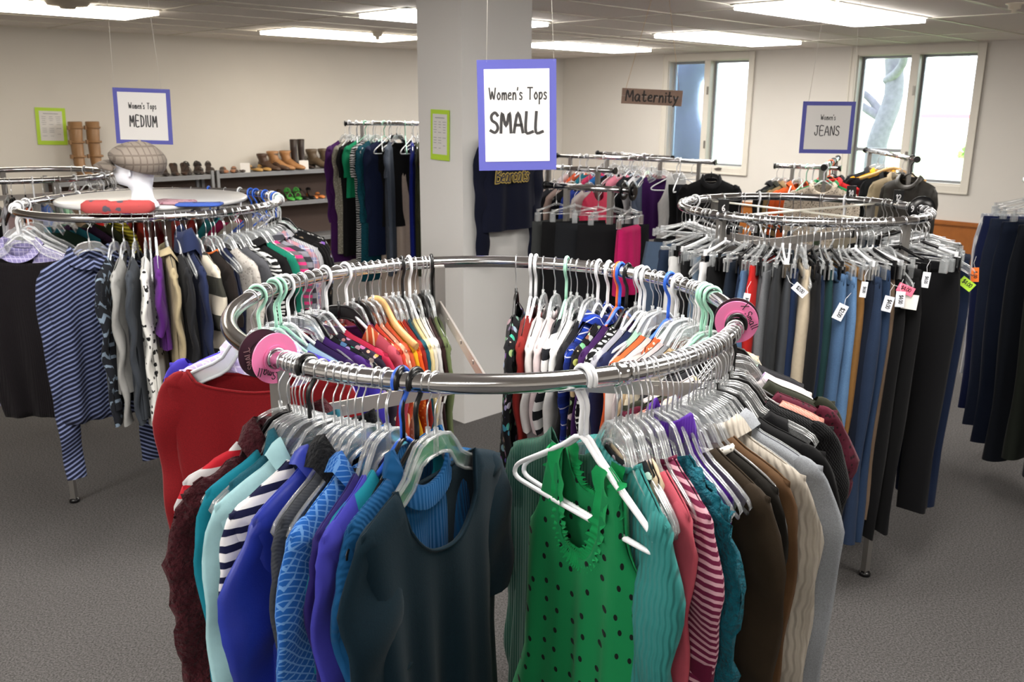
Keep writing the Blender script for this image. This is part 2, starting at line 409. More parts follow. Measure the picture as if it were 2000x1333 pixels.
# ---------------------------------------------------------------- outside, seen through the windows
GRASSM = simple('lawn_green', '#b9cf92', 0.9, noise_amt=0.3, noise_scale=2)
mb = MB(); room_box(mb, -60, -0.25, -30, 40, -0.4, -0.3); mb.build('ground', GRASSM, kind='structure')
BARK = simple('bark', '#4b4a50', 0.9, noise_amt=0.5, noise_scale=14, bump=1.0, bump_scale=30)
def tree(base, h, r, seed, label, leaves=420):
    rnd = random.Random(seed); rt = empty('tree', base); tag(rt, label, 'tree')
    mb = MB(); P = [Vector((rnd.uniform(-.12, .12) * k * .3, rnd.uniform(-.12, .12) * k * .3, h * k / 7)) for k in range(8)]
    mb.tube(catmull(P, 4), [r * (1 - .5 * k / 28) for k in range(29)], 12)
    for k in range(7):
        z = h * rnd.uniform(.35, .95); a = rnd.uniform(0, 6.28); p = Vector((0, 0, z)); q = [p]
        for j in range(5): p = p + Vector((math.cos(a) * .42, math.sin(a) * .42, rnd.uniform(.1, .5))); a += rnd.uniform(-.4, .4); q.append(p)
        mb.tube(catmull(q, 3), [r * .42 * (1 - i / 17) for i in range(16)], 7)
    mb.build('trunk', BARK, rt)
    mb = MB()
    for k in range(leaves):
        a = rnd.uniform(0, 6.28); d = rnd.uniform(.3, 2.2); c = Vector((math.cos(a) * d, math.sin(a) * d, h * rnd.uniform(.55, 1.15))); s_ = rnd.uniform(.04, .1)
        u = Vector((rnd.gauss(0, 1), rnd.gauss(0, 1), rnd.gauss(0, 1))).normalized(); v = u.orthogonal().normalized()
        mb.poly([c - u * s_, c + v * s_ * .5, c + u * s_, c - v * s_ * .5])
    if leaves: mb.build('foliage', simple('leaf_green', '#8fae5e', 0.8), rt)
tq = ray_plane(1345, 250, RW(-1.6, 0), EL); tq.z = -.3
tree(tq, 4.6, .36, 3, 'rough-barked tree trunk close outside the far casement window', leaves=0)
tq = ray_plane(1722, 250, RW(-4.5, 0), EL); tq.z = -.3
tree(tq, 5.2, .19, 8, 'leafy tree on the lawn outside the nearer casement window')
rt = empty('house', RW(-80, -14, -.3), RZ); tag(rt, 'distant low white building with red band and dark windows beyond the lawn', 'building')
mb = MB(); mb.box((0, 0, .55), (22, 6, 1.1)); mb.build('wall', simple('far_wall', '#cfcfd4', .8), rt)
mb = MB(); mb.box((0, 0, 1.25), (22.6, 6.6, .35)); mb.build('roof', simple('far_roof', '#a9454a', .8), rt)
for k in range(7):
    mb = MB(); mb.box((-9 + k * 3, -3.02, .6), (1.5, .08, .5)); mb.build('window', simple('far_glass', '#4b5a6c', .3), rt)
def bush(p, r, seed, label):
    rnd = random.Random(seed); mb = MB()
    for k in range(700):
        u = Vector((rnd.gauss(0, 1), rnd.gauss(0, 1), abs(rnd.gauss(0, 1)))).normalized() * r * rnd.uniform(.7, 1.05); u.z *= .8; s_ = r * .09
        n = Vector((rnd.gauss(0, 1), rnd.gauss(0, 1), rnd.gauss(0, 1))).normalized(); v = n.orthogonal().normalized()
        mb.poly([u - n * s_, u + v * s_, u + n * s_, u - v * s_])
    o = mb.build('bush', simple('bush_green', '#7f9a52', .9)); o.location = p; tag(o, label, 'bush', 'bushes on the lawn')
bush(RW(-30, -3.2, -.3), 1.5, 1, 'rounded green bush in front of the distant white building')
bush(RW(-27, -0.8, -.3), 1.1, 2, 'smaller low green bush right of the larger one on the lawn')

# ---------------------------------------------------------------- ceiling lights
FR = simple('light_frame', '#d8d4c8', 0.5)
DIFF = emit('lamp_diffuser', '#fffaf3', LAMP)
DIFF_W = emit('warm_lamp_diffuser', '#fff2dd', LAMP * .56)
def clight(s0, s1, t0, t1, label, dm=None):
    c = RW((s0 + s1) / 2, (t0 + t1) / 2, ZC); r = empty('ceiling_light', c, RZ); tag(r, label, 'light', 'ceiling light panels')
    dx, dy = (t1 - t0), (s1 - s0)
    mb = MB()
    for b_ in (((-dx / 2 + .01, 0, -.005), (.02, dy, .008)), ((dx / 2 - .01, 0, -.005), (.02, dy, .008)), ((0, -dy / 2 + .01, -.005), (dx, .02, .008)), ((0, dy / 2 - .01, -.005), (dx, .02, .008))): mb.box(*b_)
    mb.build('frame', FR, r)
    mb = MB(); mb.box((0, 0, -.020), (dx - .04, dy - .04, .036)); mb.build('diffuser', dm or DIFF, r)
clight(4.25, 5.70, 1.28, 1.92, 'white light panel above the shoe shelves, left of the column', DIFF_W)
clight(1.14, 2.83, 1.88, 2.50, 'white light panel in the ceiling just right of the column, toward the corner')
clight(1.20, 2.98, 3.86, 4.48, 'white light panel above the far casement window')
clight(2.90, 4.72, 5.82, 6.42, 'large white light panel in the ceiling near the jeans sign strings')
clight(7.15, 8.70, 1.83, 2.50, 'long white light panel in the top left of the ceiling by the medium sign', DIFF_W)
clight(4.55, 6.05, 3.40, 4.02, 'white light panel partly hidden behind the top of the column')
for k, (s, t) in enumerate(((9.2, 6.9), (4.4, 8.2), (8.4, 8.5), (11.6, 7.9), (7.2, 10.2), (11.3, 6.2), (11.5, 10.0))):
    clight(s - .7, s + .7, t - .3, t + .3, 'white ceiling light panel in the part of the room over the photographer')
# sprinklers and a smoke detector
def sprk(px, py, label, r=.05, h=.06, name='smoke_detector', cat='detector'):
    p = unp(px, py, ZC); mb = MB(); mb.lathe([(0, -h), (r * .3, -h), (r * .35, -h * .7), (r * .8, -h * .6), (r * .9, -h * .15), (r * 1.3, -h * .1), (r * 1.3, 0)], 20)
    o = mb.build(name, simple('detector_cream', '#c9bfae', .5)); o.location = p; tag(o, label, cat)
sprk(737, 60, 'small cream ceiling sprinkler in front of the light panel over the shoes', .055, .08, 'ceiling_sprinkler', 'sprinkler')
sprk(131, 2, 'round cream detector on the ceiling at the top left light panel', .16, .05)
sprk(1983, 6, 'small metal sprinkler on the ceiling in the top right corner', .045, .06, 'ceiling_sprinkler', 'sprinkler')
p = RW(3.45, 2.35, ZC); r = empty('ceiling_vent', p, RZ); tag(r, 'dark slotted air vent in the ceiling right of the column', 'vent')
mb = MB(); mb.box((0, 0, -.006), (.4, .3, .012)); mb.build('frame', FR, r)
mb = MB()
for k in range(7): mb.box((0, -.12 + k * .04, -.014), (.34, .02, .01))
mb.build('slats', simple('vent_dark', '#5a5650', .5), r)

# ---------------------------------------------------------------- column
CY = 4.75; Ck = unp(902.5, 180, Y=CY); Ck.z = 0
# near vertical edge at Ck; left face runs toward -ER.., right face along +ER rotated: faces follow the room axes
def face_len(px, py, d):
    # distance along direction d from Ck to the vertical plane through the pixel
    D = _F + (px - 1000) / FPX * _R2 - (py - 666.5) / FPX * _U2
    n = Vector((D.y, -D.x, 0)); return -(Ck.dot(n)) / d.dot(n)
la = face_len(816.5, 180, -ER); lb = face_len(1036, 300, -EL)
print('column sides', la, lb)
mb = MB(); A = Ck; B = Ck - ER * la; Cc = B - EL * lb; Dd = Ck - EL * lb
for (z0, z1) in ((0, ZC),):
    q = [A, B, Cc, Dd]; b = len(mb.v)
    for z in (z0, z1):
        for p in q: mb.v.append((p.x, p.y, z))
    for k in range(4): mb.f.append((b + k, b + (k + 1) % 4, b + 4 + (k + 1) % 4, b + 4 + k)); mb.fs.append(False)
    mb.f.append((b, b + 3, b + 2, b + 1)); mb.fs.append(False); mb.f.append((b + 4, b + 5, b + 6, b + 7)); mb.fs.append(False)
COLM = simple('column_paint', '#dedddb', 0.7, bump=0.1, bump_scale=180)
mb.build('wall_column', COLM, **STRUCT)
# ---------------------------------------------------------------- lettering (hand-drawn strokes)
G = {
 'A': [[(0,0),(.3,1),(.62,0)],[(.1,.36),(.55,.36)]], 'B': [[(0,0),(0,1),(.38,.95),(.42,.72),(.05,.55),(.5,.42),(.45,.05),(0,0)]],
 'C': [[(.5,.85),(.3,1),(.05,.75),(.02,.35),(.2,.02),(.5,.12)]], 'D': [[(.08,0),(.08,1)],[(0,1),(.42,.86),(.55,.45),(.38,.08),(0,0)]],
 'E': [[(.5,1),(.02,.98),(.02,.02),(.5,0)],[(.02,.52),(.42,.52)]], 'I': [[(.05,0),(.05,1)]],
 'J': [[(.12,1),(.5,1)],[(.34,1),(.36,.25),(.2,0),(.02,.12),(0,.3)]], 'L': [[(.05,1),(.0,0),(.48,.02)]],
 'M': [[(0,0),(.1,1),(.36,.3),(.62,1),(.7,0)]], 'N': [[(0,0),(.03,1),(.5,0),(.52,1)]], 'O': [[(.25,1),(.02,.7),(.02,.3),(.25,0),(.5,.3),(.5,.7),(.25,1)]],
 'S': [[(.5,.86),(.32,1),(.08,.86),(.1,.62),(.4,.45),(.5,.2),(.3,0),(0,.1)]], 'T': [[(0,1),(.6,1)],[(.3,1),(.27,0)]],
 'U': [[(0,1),(.02,.25),(.22,0),(.45,.2),(.5,1)]], 'V': [[(0,1),(.25,0),(.5,1)]], 'W': [[(0,1),(.18,0),(.36,.75),(.56,0),(.78,1)]], 'X': [[(0,1),(.55,0)],[(.5,1),(0,0)]], 'Y': [[(0,1),(.25,.5),(.5,1)],[(.25,.5),(.22,0)]],
 'a': [[(.42,.5),(.2,.62),(.0,.35),(.08,.04),(.28,.05),(.42,.5),(.4,.1),(.5,0)]], 'c': [[(.38,.5),(.2,.6),(.02,.35),(.08,.04),(.38,.08)]],
 'e': [[(.04,.3),(.36,.4),(.25,.6),(.04,.42),(.06,.08),(.38,.06)]], 'i': [[(.05,.6),(.06,0)],[(.05,.82),(.06,.86)]], 'l': [[(.05,1),(.05,.1),(.14,0)]],
 'm': [[(0,0),(.03,.58)],[(.03,.4),(.2,.6),(.28,.4),(.28,0)],[(.28,.4),(.44,.6),(.54,.4),(.54,0)]], 'n': [[(0,0),(.03,.58)],[(.03,.35),(.22,.6),(.34,.4),(.35,0)]],
 'o': [[(.2,.6),(.0,.32),(.16,0),(.38,.28),(.2,.6)]], 'p': [[(.03,.58),(.0,-.4)],[(.03,.42),(.24,.6),(.38,.34),(.2,.02),(.02,.12)]], 'r': [[(0,0),(.03,.58)],[(.03,.35),(.18,.58),(.32,.54)]],
 's': [[(.3,.52),(.12,.6),(.03,.42),(.28,.22),(.2,0),(0,.06)]], 't': [[(.14,.95),(.12,.15),(.26,0),(.36,.08)],[(0,.6),(.32,.6)]], 'y': [[(0,.58),(.18,.1)],[(.38,.58),(.15,-.1),(.0,-.35)]],
 "'": [[(.04,1.02),(.0,.8)]], '.': [[(.03,.0),(.05,.04)]], '$': [[(.44,.82),(.28,.94),(.06,.8),(.1,.6),(.38,.45),(.44,.2),(.26,.04),(.02,.14)],[(.25,1.08),(.25,-.1)]],
 '0': [[(.22,1),(.02,.7),(.02,.3),(.22,0),(.44,.3),(.44,.7),(.22,1)]], '1': [[(0,.78),(.16,1),(.16,0)]], '2': [[(.0,.78),(.2,1),(.42,.8),(.3,.42),(0,0),(.44,0)]], '4': [[(.34,0),(.34,1),(0,.32),(.48,.32)]],
 '5': [[(.4,1),(.06,1),(.04,.56),(.3,.6),(.42,.3),(.24,0),(0,.1)]], '6': [[(.36,.94),(.08,.6),(.03,.25),(.22,0),(.42,.22),(.24,.48),(.05,.3)]], '8': [[(.22,1),(.04,.76),(.4,.3),(.22,0),(.03,.26),(.4,.76),(.22,1)]], '9': [[(.4,.7),(.2,.5),(.04,.76),(.22,1),(.4,.78),(.36,.3),(.16,0)]], '-': [[(0,.45),(.3,.45)]], ' ': [],
}
def text_ribbons(mb, txt, h, w, org, ex, ez, nrm, gap=.17, center=True, kern=1.0, slant=0.0, smooth=True, double=False):
    """flat strokes of width w on the plane org + ex*x + ez*z, lifted slightly along nrm"""
    ex, ez, nrm = Vector(ex), Vector(ez), Vector(nrm); x = 0; strokes = []
    for ch in txt:
        g = G.get(ch, []); wd_ = max([p[0] for s in g for p in s], default=.28)
        for s in g: strokes.append([((x + p[0] * kern + slant * p[1]) * h, p[1] * h) for p in s])
        x += wd_ * kern + gap
    x0 = -(x - gap) * h / 2 if center else 0
    for s in strokes:
        P = [Vector((p[0] + x0, p[1], 0)) for p in s]
        if smooth and len(P) > 2: P = catmull(P, 4)
        L_, R_ = [], []
        for i, p in enumerate(P):
            d = (P[min(i + 1, len(P) - 1)] - P[max(i - 1, 0)]); d = d.normalized() if d.length > 0 else Vector((1, 0, 0))
            n_ = Vector((-d.y, d.x, 0)) * w / 2; a, c = p + n_, p - n_
            if i == 0: a -= d * w * .4; c -= d * w * .4
            if i == len(P) - 1: a += d * w * .4; c += d * w * .4
            L_.append(Vector(org) + ex * a.x + ez * a.y + nrm); R_.append(Vector(org) + ex * c.x + ez * c.y + nrm)
        pts = [q for pr in zip(L_, R_) for q in pr]
        mb.grid(pts, 2, len(P), smooth=False)
    return mb
INK = simple('ink_black', '#141414', 0.6)

# ---------------------------------------------------------------- hangers: origin at the centre of the rail, x along the hanger, z up
HB = [(0, -.083), (.020, -.084), (.040, -.090), (.056, -.106), (.074, -.130), (.096, -.143), (.128, -.155), (.157, -.168), (.176, -.179)]
def hang_z(a, drop=1.0): return interp(HB, abs(a))
RT = .0155
def hook_path(neck=-.083, r=RT + .0022, wig=.006):
    P = [(r * math.cos(math.radians(a)), 0, r * math.sin(math.radians(a))) for a in range(-25, 186, 15)]
    P += [(-r * .98, 0, -.010), (-.011, 0, -.024), (-.001, 0, -.036), (.002, 0, -.05), (0, 0, -.066), (0, 0, neck)]
    return P
def _mk():
    D = {}
    mb = MB(); mb.tube(catmull(hook_path(), 2), .0014, 6); D['hook'] = mb.mesh('hook', WIRE)
    mb = MB(); mb.tube(hook_path(), .0017, 5); D['hook_far'] = mb.mesh('hook', WIRE)
    def band(lo_off=.020, w=.20, rim=.0030, n=3, web=True):
        up = [(x, z) for x, z in HB]; top = [(-x, z) for x, z in up[::-1]] + up[1:]
        low = []
        for x, z in up: low.append((max(0, x - .012 * (x > .05)), z - lo_off - (.010 if x < .05 else 0) - (.006 if x > .17 else 0)))
        lowf = [(-x, z) for x, z in low[::-1]] + low[1:]
        end = [(.184, -.190), (.179, -.203)]; endl = [(-.179, -.203), (-.184, -.190)]
        loop = [Vector((x, 0, z)) for x, z in top + end + lowf[::-1][1:-1] + endl]
        mb = MB(); mb.tube(loop, rim, 6 if n > 1 else 4, closed=True, flat=1.2)
        if web:
            P = []
            for (a, c) in zip(top, lowf): P += [(a[0], .0, a[1]), (c[0], .0, c[1])]
            mb.grid(P, 2, len(top), smooth=False)
        mb.tube([(0, 0, -.070), (0, 0, -.115)], .0042, 6)
        return mb
    D['clear'] = band().mesh('body', CLEAR)
    D['black_flat'] = band().mesh('body', P_BLACK)
    D['frost'] = band(.026, rim=.0042).mesh('body', P_FROST)
    def tubular(mat, r=.0042):
        mb = MB(); hp = [Vector(p) for p in hook_path(-.09, RT + .0045)]
        mb.tube(catmull(hp, 2), r, 7)
        loop = catmull([(0.000, 0, -.092), (0.044, 0, -.118), (0.104, 0, -.152), (0.165, 0, -.186), (0.184, 0, -.204), (0.178, 0, -.218), (0.131, 0, -.221), (0.000, 0, -.222), (-0.131, 0, -.221), (-0.178, 0, -.218), (-0.184, 0, -.204), (-0.165, 0, -.186), (-0.104, 0, -.152), (-0.044, 0, -.118)], 3, closed=True)
        mb.tube(loop, r, 7, closed=True, up=(0, 1, 0)); return mb.mesh('plastic_hanger', mat)
    for k, m in (('white', P_WHITE), ('black', P_BLACK), ('mint', P_MINT), ('blue', P_BLUE), ('orange', P_ORANGE)): D[k] = tubular(m)
    # wood
    mb = MB(); P = catmull([(-.21, 0, -.165), (-.12, .01, -.13), (0, .0, -.085), (.12, .01, -.13), (.21, 0, -.165)], 5); mb.tube(P, .011, 8, flat=.55); D['wood'] = mb.mesh('body', WOODH)
    # clip hangers
    def clip(mat, w=.115):
        mb = MB(); mb.tube([(-w, 0, -.118), (-w * .5, 0, -.105), (0, 0, -.088), (w * .5, 0, -.105), (w, 0, -.118)], .006, 6, flat=.6)
        mb.tube([(-w, 0, -.132), (w, 0, -.132)], .0035, 5); mb.tube([(0, 0, -.075), (0, 0, -.10)], .004, 5)
        for s in (-1, 1): mb.box((s * w, 0, -.125), (.012, .008, .03))
        return mb.mesh('body', mat)
    D['clip_clear'] = clip(CLEAR); D['clip_black'] = clip(P_BLACK); D['clip_white'] = clip(P_WHITE)
    mb = MB(); mb.box((0, .006, -.150), (.026, .005, .045)); mb.box((0, -.006, -.150), (.026, .005, .045)); mb.box((0, 0, -.135), (.014, .014, .012))
    D['clipm'] = mb.mesh('clip', P_BLACK); mb = MB(); mb.box((0, .006, -.150), (.026, .005, .045)); mb.box((0, -.006, -.150), (.026, .005, .045)); mb.tube([(-.012, 0, -.133), (.012, 0, -.133)], .005, 6)
    D['clipc'] = mb.mesh('clip', CLEAR); D['clipchrome'] = D['clipc'].copy(); D['clipchrome'].materials.clear(); D['clipchrome'].materials.append(CHROME)
    return D
HM = _mk()
HDESC = {'clear': 'clear plastic', 'black_flat': 'black plastic', 'frost': 'frosted white plastic', 'white': 'white plastic', 'black': 'black plastic', 'mint': 'mint green plastic', 'blue': 'blue plastic', 'orange': 'orange plastic', 'wood': 'wooden', 'clip_clear': 'clear clip', 'clip_black': 'black clip', 'clip_white': 'white clip'}
FAR = MB(); FARM = []; FARMI = []
def far_add(me, loc, rz):
    M = Matrix.Translation(Vector(loc)) @ Matrix.Rotation(rz, 4, 'Z'); b = len(FAR.v); mt = me.materials[0]
    if mt.name not in [m.name for m in FARM]: FARM.append(mt)
    k = [m.name for m in FARM].index(mt.name)
    FAR.v += [tuple(M @ v.co) for v in me.vertices]
    for p in me.polygons: FAR.f.append(tuple(b + i for i in p.vertices)); FAR.fs.append(p.use_smooth); FARMI.append(k)
def hanger(kind, loc, rz, label, group, near=True, tilt=0.0, far=False):
    if far:
        far_add(HM[kind], loc, rz)
        if kind not in ('white', 'black', 'mint', 'blue', 'orange'): far_add(HM['hook_far'], loc, rz)
        return
    if kind in ('white', 'black', 'mint', 'blue', 'orange'):
        o = link(HM[kind], 'clothes_hanger', None, loc)
    else:
        o = link(HM[kind], 'clothes_hanger', None, loc)
        link(HM['hook' if near else 'hook_far'], 'hook', o)
        if kind.startswith('clip'):
            cm = {'clip_clear': 'clipc', 'clip_black': 'clipm', 'clip_white': 'clipchrome'}[kind]
            for s in (-1, 1): link(HM[cm], 'clip', o, (s * .115, 0, 0))
    o.rotation_euler = (tilt, 0, rz); o.scale = (1 if kind.startswith('clip') else .92, 1, 1)
    return tag(o, label, 'hanger', group)

# ---------------------------------------------------------------- garments
def sheet_mesh(mb, rnd, L, ws=.195, neck=.075, fd=.07, bd=.02, waist=.9, hem=1.0, T=.022, fold=.012, nu=26, nv=26, slope=None, strap=None, armd=.20, bodyw=None, hemc=0.0, top_flat=None, asym=0.0, nf=None, npw=2.0):
    """front and back panels hung from the shoulder line"""
    bodyw = bodyw or ws
    k1, k2 = rnd.uniform(4, 7), rnd.uniform(8, 13); p1, p2, p3 = (rnd.uniform(0, 6.28) for _ in range(3))
    zsf = slope or (lambda a: hang_z(a) + .007)
    def ztop(x, s):
        a = abs(x)
        if top_flat is not None: return top_flat
        if a < neck:
            t = a / neck; base = zsf(neck); d = fd if s > 0 else bd
            return base - d * math.sqrt(max(0, 1 - t ** npw)) if d >= 0 else base - d * (1 - t * t)
        if strap and a > neck + strap:
            t = (a - neck - strap) / max(.001, bodyw - neck - strap); return zsf(neck + strap) - armd * (min(1, t) ** .45)
        return zsf(a)
    def pt(u, v, s):
        x0 = u * bodyw; zt = ztop(x0, s)
        w = interp([(0, bodyw), (.08, bodyw), (.3, bodyw * lerp(1, waist, .6)), (.55, bodyw * waist), (1, bodyw * hem)], v)
        x = u * w; zb = -L - hemc * (1 - u * u)
        z = zt + (zb - zt) * v
        dz = -z + (-.08)
        g = ss(min(1, (dz) / .5)); e = math.sqrt(max(0, 1 - u * u))
        inn = ss((neck - abs(x0)) / .02) if top_flat is None else 0; th = T * (.35 + .65 * g) * e * (1 if inn else min(1, .1 + v * 22)) + .0008 + .0062 * min(1, v * 30 + inn) * min(1, (1 - abs(u)) * 14)
        fo = fold * g
        y = s * th + fo * (math.sin(u * k1 + p1 + v * 1.3) * .75 + math.sin(u * k2 + p2 - v) * .35) + s * fo * .6 * e * math.sin(u * (k2 + 3) + p3 + s)
        x += asym * g * .02 * math.sin(v * 3 + p3)
        return (x, y, z)
    # denser columns at the neck
    us = [math.sin((i / (nu - 1) - .5) * PI) * .15 + (i / (nu - 1) * 2 - 1) * .85 for i in range(nu)]
    if neck < bodyw * .98 and top_flat is None:
        for kk in (-1, 1):
            tgt = kk * neck / bodyw; j = min(range(nu), key=lambda i: abs(us[i] - tgt)); us[j] = tgt
        if strap:
            for kk in (-1, 1):
                tgt = kk * (neck + strap) / bodyw; j = min(range(nu), key=lambda i: abs(us[i] - tgt)); us[j] = tgt
    vs = [(j / (nv - 1)) ** 1.15 for j in range(nv)]
    for s in (1, -1):
        P = [pt(u, v, s) for v in vs for u in us]
        mb.grid(P, nu, nv)
    loopf = [Vector(pt(lerp(-neck / bodyw, neck / bodyw, i / 14), 0, 1)) for i in range(15)]
    loopb = [Vector(pt(lerp(neck / bodyw, -neck / bodyw, i / 14), 0, -1)) for i in range(15)]
    return loopf, loopb
def sleeve_mesh(side, rnd, L, ws, wid=.058, cuff=.045, fl=.27, n=12, puff=0, spread=.02, zsf=None, ybias=0.0, tip=1.0, bend=0.0):
    mb = MB(); z0 = (zsf or (lambda a: hang_z(a)))(ws)
    P = [(ws - .045, 0, z0 + .010), (ws - .030, 0, z0 - .006), (ws - .022, 0, z0 - .035), (ws - .026 + spread * .5, ybias * .3, z0 - .10)]
    R = [.012, .026, .040, wid]
    nn = max(3, int(L / .07))
    for k in range(1, nn + 1):
        t = k / nn; P.append((ws - .026 + spread * .5 * (1 - .6 * t) - .01 * t + bend * math.sin(t * 3) , ybias * (.3 + .7 * t) + rnd.uniform(-.004, .004), z0 - .10 - (L - .10) * t))
        R.append(lerp(wid, cuff, t) * (1 + rnd.uniform(-.03, .03)) * (1 + puff * math.sin(t * PI * .9)))
    P = [(side * a, b_, c) for a, b_, c in P]; P = catmull(P, 3); R2 = [interp([(i * 3, r) for i, r in enumerate(R)], j) for j in range(len(P))]
    b = len(mb.v)
    mb.tube(P, R2, n, up=(1, 0, 0), flat=[min(1, fl + .25 * (i < 5)) for i in range(len(P))], caps=False)
    ph = rnd.uniform(0, 6)
    for i in range(b, len(mb.v)):
        x, y, z = mb.v[i]; mb.v[i] = (x, y + .006 * math.sin(z * 34 + ph + x * 30) * (1 if z < z0 - .05 else 0), z)
    return mb
def garment(kind, mat, loc, rz, label, cat, group, seed=0, L=.66, res=1, tilt=0.0, sleeve=None, slen=.2, collar=None, name=None, trim=None, **kw):
    """kind gives the object name; sleeve None or radius dict; collar in rib/shirt/turtle/fur/hood"""
    rnd = random.Random(seed * 7 + 3); mb = MB()
    nu, nv = (30, 30) if res == 2 else ((20, 18) if res == 1 else (12, 10))
    fuzz = kw.pop('fuzz', 0); sk = kw.pop('sk', {}); sides = kw.pop('sides', (-1, 1)); smat = kw.pop('smat', None); cuffm = kw.pop('cuffm', None); cthick = kw.pop('cthick', .006)
    lf, lb = sheet_mesh(mb, rnd, L, nu=nu, nv=nv, **kw)
    ws = kw.get('ws', .195)
    if fuzz:
        mb.v = [tuple(Vector(p) + Vector(noise.noise_vector(Vector(p) * 90)) * fuzz) for p in mb.v]
    o = mb.build(name or kind, mat)
    if res == 2:
        m = o.modifiers.new('cloth', 'SOLIDIFY'); m.thickness = .0022; m.offset = 1
    o.location = loc; o.rotation_euler = (tilt, 0, rz)
    if sleeve:
        for sd in sides:
            m = sleeve_mesh(sd, rnd, slen, ws, n=14 if res == 2 else 10, ybias=rnd.uniform(-.012, .012), **{**({'wid': .044, 'cuff': .036} if slen > .3 else {'wid': .054, 'cuff': .054}), **sk})
            if fuzz: m.v = [tuple(Vector(p) + Vector(noise.noise_vector(Vector(p) * 90)) * fuzz) for p in m.v]
            s_ = m.build('sleeve', smat or mat, o)
            if cuffm:
                c = MB(); zt = hang_z(ws) - slen; w_ = (sk.get('cuff', .04 if slen > .3 else .062)) + .003
                c.tube([(sd * (ws - .032), 0, zt + .045), (sd * (ws - .034), 0, zt - .004)], w_, 14, up=(1, 0, 0), flat=.34, caps=False); c.build('cuff', cuffm, o)
    if collar and res >= 1:
        lp = lf + lb[1:-1]; c = MB(); up = (0, 0, 1)
        if collar == 'rib': c.tube([p + Vector((0, 0, .001)) for p in lp], cthick, 6, closed=True, flat=.6)
        elif collar in ('shirt', 'turtle', 'fur', 'hood'):
            hh = {'shirt': .028, 'turtle': .038, 'fur': .05, 'hood': .09}[collar]; n_ = len(lp); P = []
            rows = [(0, 0, 0), (hh * .8, -.002, .0), (hh, .003, 0), (hh * .75, .012, 0), (hh * .15, .018, 0)] if collar != 'turtle' else [(0, 0, 0), (hh * .5, -.004, 0), (hh, -.002, 0), (hh * .95, .004, 0), (0, .005, 0)]
            ctr = sum(lp, Vector()) / n_
            for (dz, dy, _) in rows:
                for i, p in enumerate(lp):
                    out = Vector((p.x - ctr.x, (p.y - ctr.y) * 3, 0)); out = out.normalized() if out.length > 1e-5 else Vector((0, 1, 0))
                    sc_ = 1 - .35 * dz / hh * (abs(p.x) / .08) * .6
                    q = Vector((p.x * sc_, p.y + out.y * .012, p.z)) + out * dy + Vector((0, 0, dz)); P.append(q)
            c.grid(P, n_, len(rows), cu=True)
            if collar == 'fur': c.v = [tuple(Vector(p) + Vector(noise.noise_vector(Vector(p) * 120)) * .007) for p in c.v]
        if c.v: c.build({'rib': 'neckband', 'shirt': 'collar', 'turtle': 'collar', 'fur': 'fur_collar', 'hood': 'hood'}[collar], trim or mat, o)
    return tag(o, label, cat, group)

def trousers(mat, loc, rz, label, cat, group, seed=0, L=1.0, w=.19, res=1, tilt=0.0, name='jeans', thick=.03, flare=0.0, folded=False, band=True, top=-.165):
    rnd = random.Random(seed * 11 + 5); mb = MB(); nv = 14 if res else 8; n = 14 if res else 8
    for sd in (-1, 1):
        P = []
        for j in range(nv):
            t = j / (nv - 1); z = top - L * t; crotch = .26
            outer = w * interp([(0, .92), (.18, 1.06), (.5, .98), (.75, .9), (1, .92 + flare)], t)
            inner = interp([(0, -.004), (.24, -.004), (.34, .006), (1, .02)], t)
            cx = sd * (outer + inner) / 2; hx = (outer - inner) / 2; th = thick * interp([(0, .35), (.2, .9), (1, .75)], t)
            ph = rnd.uniform(0, 1)
            for k in range(n):
                a = 2 * PI * k / n; ca, sa = math.cos(a), math.sin(a)
                P.append((cx + hx * (abs(ca) ** .8) * (1 if ca > 0 else -1), th * (abs(sa) ** .8) * (1 if sa > 0 else -1) + .008 * math.sin(t * 9 + seed + k * .9) * t + sd * .004, z))
        mb.grid(P, n, nv, cu=True)
    o = mb.build(name, mat); o.location = loc; o.rotation_euler = (tilt, 0, rz)
    if res and band:
        c = MB(); c.tube([(x, y, top - .018) for x, y in ((-w * .93, 0), (-w * .5, thick * .42), (0, thick * .46), (w * .5, thick * .42), (w * .93, 0), (w * .5, -thick * .42), (0, -thick * .46), (-w * .5, -thick * .42))], .019, 6, closed=True, flat=.16, up=(0, 0, 1)); c.build('waistband', mat, o)
        c = MB()
        for x in (-w * .6, w * .6):
            if seed % 2: c = MB(); c.box((x, thick * .46 + .003, top - .018), (.009, .004, .044)); c.build('belt_loop', mat, o)
    return tag(o, label, cat, group)

